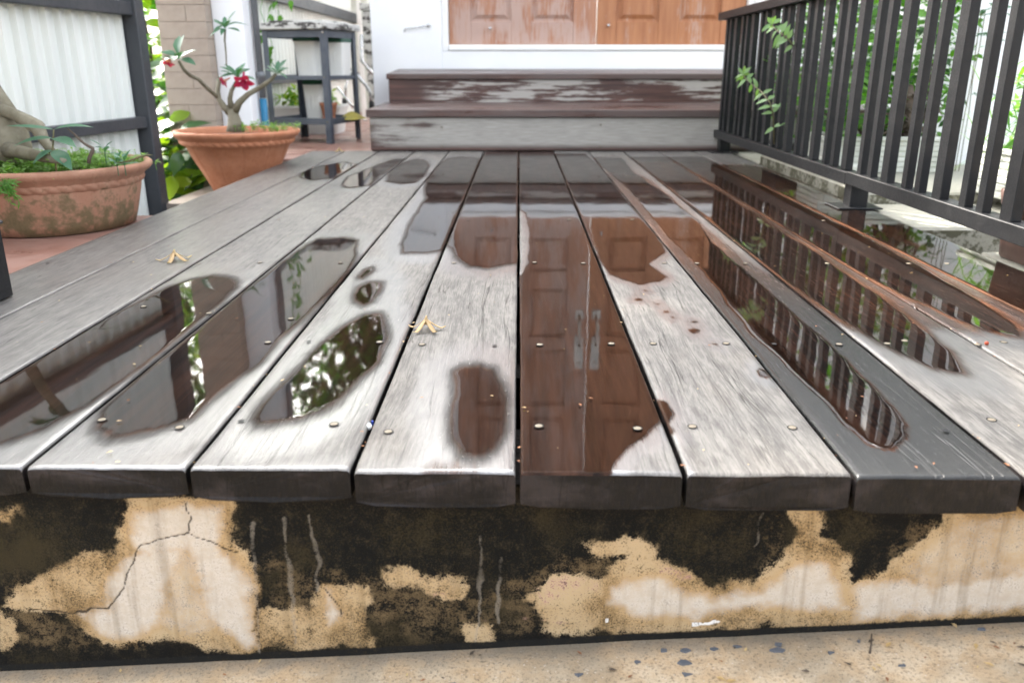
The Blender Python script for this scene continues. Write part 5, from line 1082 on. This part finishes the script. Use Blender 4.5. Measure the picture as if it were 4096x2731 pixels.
# things behind the rack on the right: tube-framed chair, pale boards, grey board
tc = thing('tube_frame_chair', 'folded chrome tube chair frame with black rubber feet behind the rack', 'chair', (-.95, 5.2, -.014))
for pts_, r_ in (([(-1.051, 5.000, 0.235), (-1.000, 5.000, 0.162), (-0.964, 5.000, 0.118)], .0075), ([(-0.937, 4.850, 0.336), (-0.901, 4.850, 0.296), (-0.855, 4.850, 0.243), (-0.837, 4.850, 0.203), (-0.833, 4.850, 0.149)], .0095),
                 ([(-0.913, 5.100, 0.522), (-0.919, 5.100, 0.379), (-0.886, 5.100, 0.335), (-0.849, 5.100, 0.301)], .011), ([(-1.050, 5.300, 0.269), (-1.064, 5.300, 0.216), (-1.073, 5.300, 0.146)], .008)):
    MB().tube(pts_, r_, 10).build('tube', M_chrome, tc, smooth=True)
for pts_ in ([(-0.832, 4.850, 0.158), (-0.832, 4.850, 0.116)], [(-1.072, 5.300, 0.162), (-1.078, 5.300, 0.115)]): MB().tube(pts_, .015, 10).build('rubber_foot', M_blackplastic, tc, smooth=True)
m = MB()
for (xa, Yb_, w_) in ((-1.10, 6.0, .03), (-1.03, 6.02, .02), (-.97, 6.03, .05)):
    m.box((xa, Yb_, -.014), (xa+w_, Yb_+.02, 1.4), bev=.002)
tag(m.build('leaning_boards', M_whiteframe), 'pale narrow boards standing upright behind the rack', 'boards')
m = MB(); m.box((-.93, 5.25, .42), (-.70, 5.45, .66), bev=.006); m.box((-.94, 5.23, .662), (-.69, 5.47, .70), bev=.004)
m.box((-.92, 5.27, -.014), (-.88, 5.31, .419)); m.box((-.75, 5.27, -.014), (-.71, 5.31, .419))
tag(m.build('weathered_crate', M_weath), 'mottled grey crate on legs beside the white house pillar', 'crate')
bk = thing('yard_end_wall', 'pale wall closing the far end of the side yard behind the rack', 'wall', (-1, 7.6, 0))
MB().box((-1.38, 7.3, -.2), (-.6, 7.42, .9)).build('render_coat', M_planter, bk)
mm = MB()
for i in range(30):
    t = rn.random(); p = Vector((-1.30+rn.uniform(-.03, .1), 4.5+rn.uniform(-.1, .3), .52+rn.uniform(.05, .5))); mm.leaf(p, (rn.uniform(-1, 1), rn.uniform(-1, 0), -.6), (0, -.5, 1), .06, .03, .3, .2, 0, 3)
mm.tube(wob((-1.32, 4.6, 1.25), (-1.22, 4.5, .58), 6, .002, .001, rn)[0], .0018, 5)
mm.tube(wob((-1.32, 4.6, 1.25), (-1.28, 4.45, .30), 6, .002, .001, rn)[0], .0018, 5)
for i in range(10): p = Vector((-1.28+rn.uniform(-.03, .03), 4.45, rn.uniform(.3, .55))); mm.leaf(p, (rn.uniform(-1, 1), rn.uniform(-1, 0), -.6), (0, -.5, 1), .05, .03, .3, .2, 0, 3)
tag(mm.build('hanging_vine', M_leafB, smooth=True), 'thin leafy vine hanging above the left end of the rack', 'vine')

# ================================================================== TREES (one, unseen, is added for the dappled shade, others are mirrored in the puddles)
def tree(name, label, base, trunk_pts, trunk_r, blobs, n, L, Wd, mats, rn, keep=None):
    root = thing(name, label, 'tree', base); m = MB(); m.tube(trunk_pts, trunk_r, 12)
    for b in blobs:
        a = Vector(trunk_pts[-1] if len(trunk_pts) else base); a = Vector(trunk_pts[rn.randint(len(trunk_pts)//2, len(trunk_pts)-1)])
        e = Vector(b[:3]); m.tube(wob(a, e, 4, .05, .015, rn, .08)[0], [.05, .04, .03, .02, .012], 8)
    m.build('trunk', M_trunk, root, smooth=True)
    ms = [MB() for _ in mats]; tot = sum(b[6] for b in blobs)
    for b in blobs:
        for i in range(int(n*b[6]/tot)):
            while True:
                v = Vector((rn.uniform(-1, 1), rn.uniform(-1, 1), rn.uniform(-1, 1)))
                if v.length <= 1: break
            p = Vector((b[0]+v.x*b[3], b[1]+v.y*b[4], b[2]+v.z*b[5]))
            if keep and not keep(p): continue
            a = rn.uniform(0, 6.283); ms[rn.randrange(len(ms))].leaf(p, (math.cos(a), math.sin(a), rn.uniform(-.7, .5)), (rn.uniform(-.4, .4), rn.uniform(-.4, .4), 1), L*rn.uniform(.7, 1.3), Wd*rn.uniform(.7, 1.2), .3, .15, 0, 2)
    for m, mt in zip(ms, mats): m.build('crown', mt, root, smooth=True)
LIT = [(.215, 1.18, .10, .055), (.11, 1.14, .05, .03), (.24, .70, .11, .03), (.52, .90, .10, .05), (.66, .80, .07, .10), (.44, 2.0, .04, .45), (.33, 1.75, .03, .2), (.63, 1.5, .14, .28), (.80, 1.35, .08, .20), (1.12, 1.50, .10, .50), (.78, 1.9, .06, .3),
       (1.03, 2.0, .12, .10), (1.05, 1.53, .13, .10), (1.22, 2.6, .35, .35), (1.15, 3.05, .3, .25), (1.5, 2.2, .3, .35), (1.45, 1.6, .3, .3), (-.55, .55, .16, .10), (.45, .45, .35, .20), (.9, .9, .2, .2), (1.25, 1.1, .25, .2)]
def shade_keep(p):  # drops crown leaves whose shadow would fall on the chosen sunlit spots
    t = p.z/SUN.z; gx = p.x-SUN.x*t; gy = p.y-SUN.y*t
    for (a, b, rx, ry) in LIT:
        if ((gx-a)/(rx+.05))**2+((gy-b)/(ry+.05))**2 < 1: return False
    return True
off = SUN*(4.2/SUN.z)
def blob(gx, gy, z, rx, ry, rz, w_):
    t = z/SUN.z; return (gx+SUN.x*t, gy+SUN.y*t, z, rx, ry, rz, w_)
tree('unseen_shade_tree', 'broad unseen tree added to shade the yard from the left, crown holed for sunlit spots', (-4.6, 5.6, -.2), [(-4.6, 5.6, -.3), (-4.5, 5.6, .8), (-4.3, 5.6, 1.9), (-3.9, 5.6, 2.8), (-3.4, 5.5, 3.4)], [.20, .17, .15, .12, .08],
     [blob(-.6, 1.6, 3.9, 1.5, 1.8, .5, 3), blob(.4, 3.0, 4.2, 1.4, 1.6, .5, 2.4), blob(.3, .8, 4.0, 1.3, 1.1, .45, 2), blob(-.6, 4.2, 4.0, 1.3, 1.0, .5, 1.6), blob(-.3, .9, 4.3, 1.2, .9, .4, 1.5)], 12500, .14, .085, [M_leafD, M_leafB], rn, shade_keep)
tree('backyard_tree', 'dark leafy tree rising behind the far sheet fence', (-2.3, 9.5, -.2), [(-2.3, 9.5, -.3), (-2.25, 9.5, 1.0), (-2.2, 9.5, 2.2), (-2.0, 9.4, 3.2)], [.16, .13, .11, .06],
     [(-2.2, 9.0, 2.6, 1.3, .9, 1.1, 2), (-1.2, 9.0, 2.3, .9, .8, .9, 1.3), (-1.6, 9.2, 3.9, 1.0, .9, .9, 1.2), (-3.6, 8.6, 2.6, 1.1, .9, 1.0, 1.2)], 7500, .17, .09, [M_leafD, M_leafB], rn)

# ================================================================== SMALL THINGS ON THE DECK
rd = random.Random(5); m = MB(); cnt = 0
while cnt < 900:
    k, poly = PUDDLES[rd.randrange(2, 11)]; P = np.array(poly)
    qx = rd.uniform(P[:, 0].min()-.02, P[:, 0].max()+.02); qy = rd.uniform(P[:, 1].min()-.05, P[:, 1].max()+.04)
    if not (.15*k+.006 < qx < .15*(k+1)-.006) or qy < .675: continue
    dd_ = float(sdf(np.array([qx]), np.array([qy]), poly, 1.0, .45)[0])
    if dd_ > -.0012 or dd_ < -.022 or rd.random() > math.exp(dd_/.008)*1.3: continue
    r_ = rd.uniform(.0004, .0011) if rd.random() < .92 else rd.uniform(.0012, .002); o0 = len(m.v); zb = .0004
    for lev, zz in ((1, 0), (.75, .35), (.0, .5)):
        if lev == 0: m.v.append((qx, qy, zb+r_*zz)); break
        for q in range(6): m.v.append((qx+r_*lev*math.cos(q*1.047)*.9, qy+r_*lev*math.sin(q*1.047)*1.4, zb+r_*zz))
    for q in range(6):
        a, b_ = q, (q+1) % 6; m.f += [(o0+a, o0+b_, o0+6+b_, o0+6+a), (o0+6+a, o0+6+b_, o0+12)]; m.mi += [0, 0]
    cnt += 1
dro = m.build('water_droplets', M_water, smooth=True); add_attr(dro.data, 'film', np.full(len(dro.data.vertices), 1.5))
tag(dro, 'fine water droplets around the puddles on the left boards', 'droplets', kind='stuff')

def star(c, s, rot, rn, label, up=.55):
    m = MB(); c = Vector(c)
    for i in range(5):
        a = rot+2*math.pi*i/5+rn.uniform(-.12, .12); d = Vector((math.cos(a), math.sin(a), 0)); sd_ = Vector((-math.sin(a), math.cos(a), 0)); o0 = len(m.v); N = 9
        for j in range(N):
            t = j/(N-1); rad = s*(.08+.95*t); zz = s*(up*(1-t)**1.6)+.004*max(0, (t-.75)/.25)+.0015; wv = s*.125*math.sin(math.pi*(.15+.80*t))**.8
            p = c+d*rad+Vector((0, 0, zz)); m.v += [tuple(p+sd_*wv), tuple(p-sd_*wv), tuple(p+sd_*wv+Vector((0, 0, -.0007))), tuple(p-sd_*wv+Vector((0, 0, -.0007)))]
        for j in range(N-1):
            a0 = o0+4*j; m.f += [(a0, a0+1, a0+5, a0+4), (a0+2, a0+6, a0+7, a0+3), (a0, a0+4, a0+6, a0+2), (a0+1, a0+3, a0+7, a0+5)]; m.mi += [0]*4
    m.tube([c+Vector((0, 0, s*up*.6)), c+Vector((0, 0, s*up*1.15)), c+Vector((s*.03, 0, s*up*1.5))], [s*.10, s*.09, s*.03], 8)
    tag(m.build('dried_flower', M_tan, smooth=True), label, 'dried flower')
star((-.127, 1.088, .0), .026, .25, rn, 'dry tan star-shaped fallen flower on the pale board left of centre')
star((-.643, 1.513, .0), .033, .9, rn, 'dry tan star-shaped fallen flower far left on the grey boards', .45)
star((-.765, 3.60, .0), .026, .5, rn, 'tiny dry fallen flower at the far left corner of the deck')
m = MB(); m.lathe([(0, -.004), (.0024, -.002), (.0030, .001), (.002, .003), (.0008, .005)], (-.1515, .771, -.0025), 12); tag(m.build('small_shell', M_whiteframe, smooth=True), 'tiny pale shell wedged in the gap between two front boards', 'shell')
m = MB(); m.box((-.1515, .783, -.006), (-.1497, .786, -.002)); tag(m.build('blue_scrap', plain('blue_scrap_plastic', (.03, .08, .5))), 'tiny blue plastic scrap in the gap between two front boards', 'scrap')
m = MB(); m.lathe([(0, .0002), (.002, .0007), (.0028, .0028), (.002, .0049), (0, .0056)], (.612, 1.03, 0), 12); tag(m.build('red_berry', plain('orange_red_berry', (.5, .08, .03)), smooth=True), 'small orange-red berry on the board at the right edge', 'berry')
m = MB()
for i in range(330):
    y_ = .68+2.6*rn.random()**1.6; x_ = rn.uniform(-.88, .88)
    if rn.random() < .35: x_ = .15*round(x_/.15)+rn.uniform(-.004, .004)
    s_ = rn.uniform(.0008, .0022); a = rn.uniform(0, 6.28); h_ = .0016
    m.leaf((x_, y_, h_), (math.cos(a), math.sin(a), .1), (0, 0, 1), s_*rn.uniform(1.5, 3.5), s_*1.4, .1, .2, rn.randrange(2), 2)
o = m.build('fallen_bits', [M_tan, M_rust], smooth=True); tag(o, 'scattered tiny dry leaf bits and seeds over the deck boards', 'litter', kind='stuff')
# slate chips and litter on the pavement
def gz_(x, y): return -.213+.0652*x-.012*max(0, .70-y)
cps = [(0.162, 0.663, -0.205), (0.160, 0.647, -0.205), (0.216, 0.683, -0.205), (0.255, 0.674, -0.205), (0.303, 0.668, -0.205), (0.166, 0.681, -0.205), (0.362, 0.646, -0.205), (0.460, 0.691, -0.205), (0.257, 0.683, -0.205), (0.116, 0.668, -0.205), (-0.118, 0.650, -0.205), (-0.062, 0.648, -0.205), (0.145, 0.682, -0.205), (0.194, 0.681, -0.205), (-0.308, 0.639, -0.205), (-0.202, 0.642, -0.205), (0.336, 0.682, -0.205), (0.059, 0.654, -0.205)]
for i, (cx_, cy_, _) in enumerate(cps):
    m = MB(); n_ = rn.randint(3, 5); s_ = rn.uniform(.0022, .0050)*(1.35 if i < 6 else 1); zz = gz_(cx_, cy_); r0 = rn.uniform(0, 6)
    ring = [(cx_+s_*rn.uniform(.5, 1.5)*math.cos(r0+6.283*j/n_), cy_+.75*s_*rn.uniform(.35, 1.1)*math.sin(r0+6.283*j/n_)) for j in range(n_)]
    m.add([(a, b, zz-.002) for a, b in ring]+[(a, b, zz+.0022) for a, b in ring], [tuple(range(n_))[::-1], tuple(range(n_, 2*n_))]+[(j, (j+1) % n_, (j+1) % n_+n_, j+n_) for j in range(n_)])
    tag(m.build('slate_chip', M_slate), 'small flat blue-grey slate chip bedded in the tan pavement', 'stone chip', 'slate chips in the pavement')
m = MB()
for i in range(70):
    x_ = rn.uniform(-.55, .55); y_ = rn.uniform(.60, .695); s_ = rn.uniform(.0012, .0035); a = rn.uniform(0, 6.28)
    m.leaf((x_, y_, gz_(x_, y_)+.002), (math.cos(a), math.sin(a), .15), (0, 0, 1), s_*3, s_*1.3, .1, .3, rn.randrange(3), 2)
tag(m.build('leaf_litter', [M_rust, M_tan, M_trunk], smooth=True), 'tiny dry leaf fragments along the foot of the wall', 'litter', kind='stuff')
m = MB(); m.tube([(0.339, 0.664, -0.190), (0.342, 0.670, -0.185), (0.352, 0.692, -0.189)], [.0011, .0009, .0006], 6); tag(m.build('dry_twig', M_trunk), 'thin dark twig leaning on the wall foot at right', 'twig')
m = MB(); m.tube([(-0.180, 0.689, -0.235), (-0.179, 0.693, -0.233), (-0.181, 0.698, -0.232)], [.0010, .0014, .0006], 6); tag(m.build('dry_twig', M_trunk), 'short curled brown twig on the pavement left of centre', 'twig')
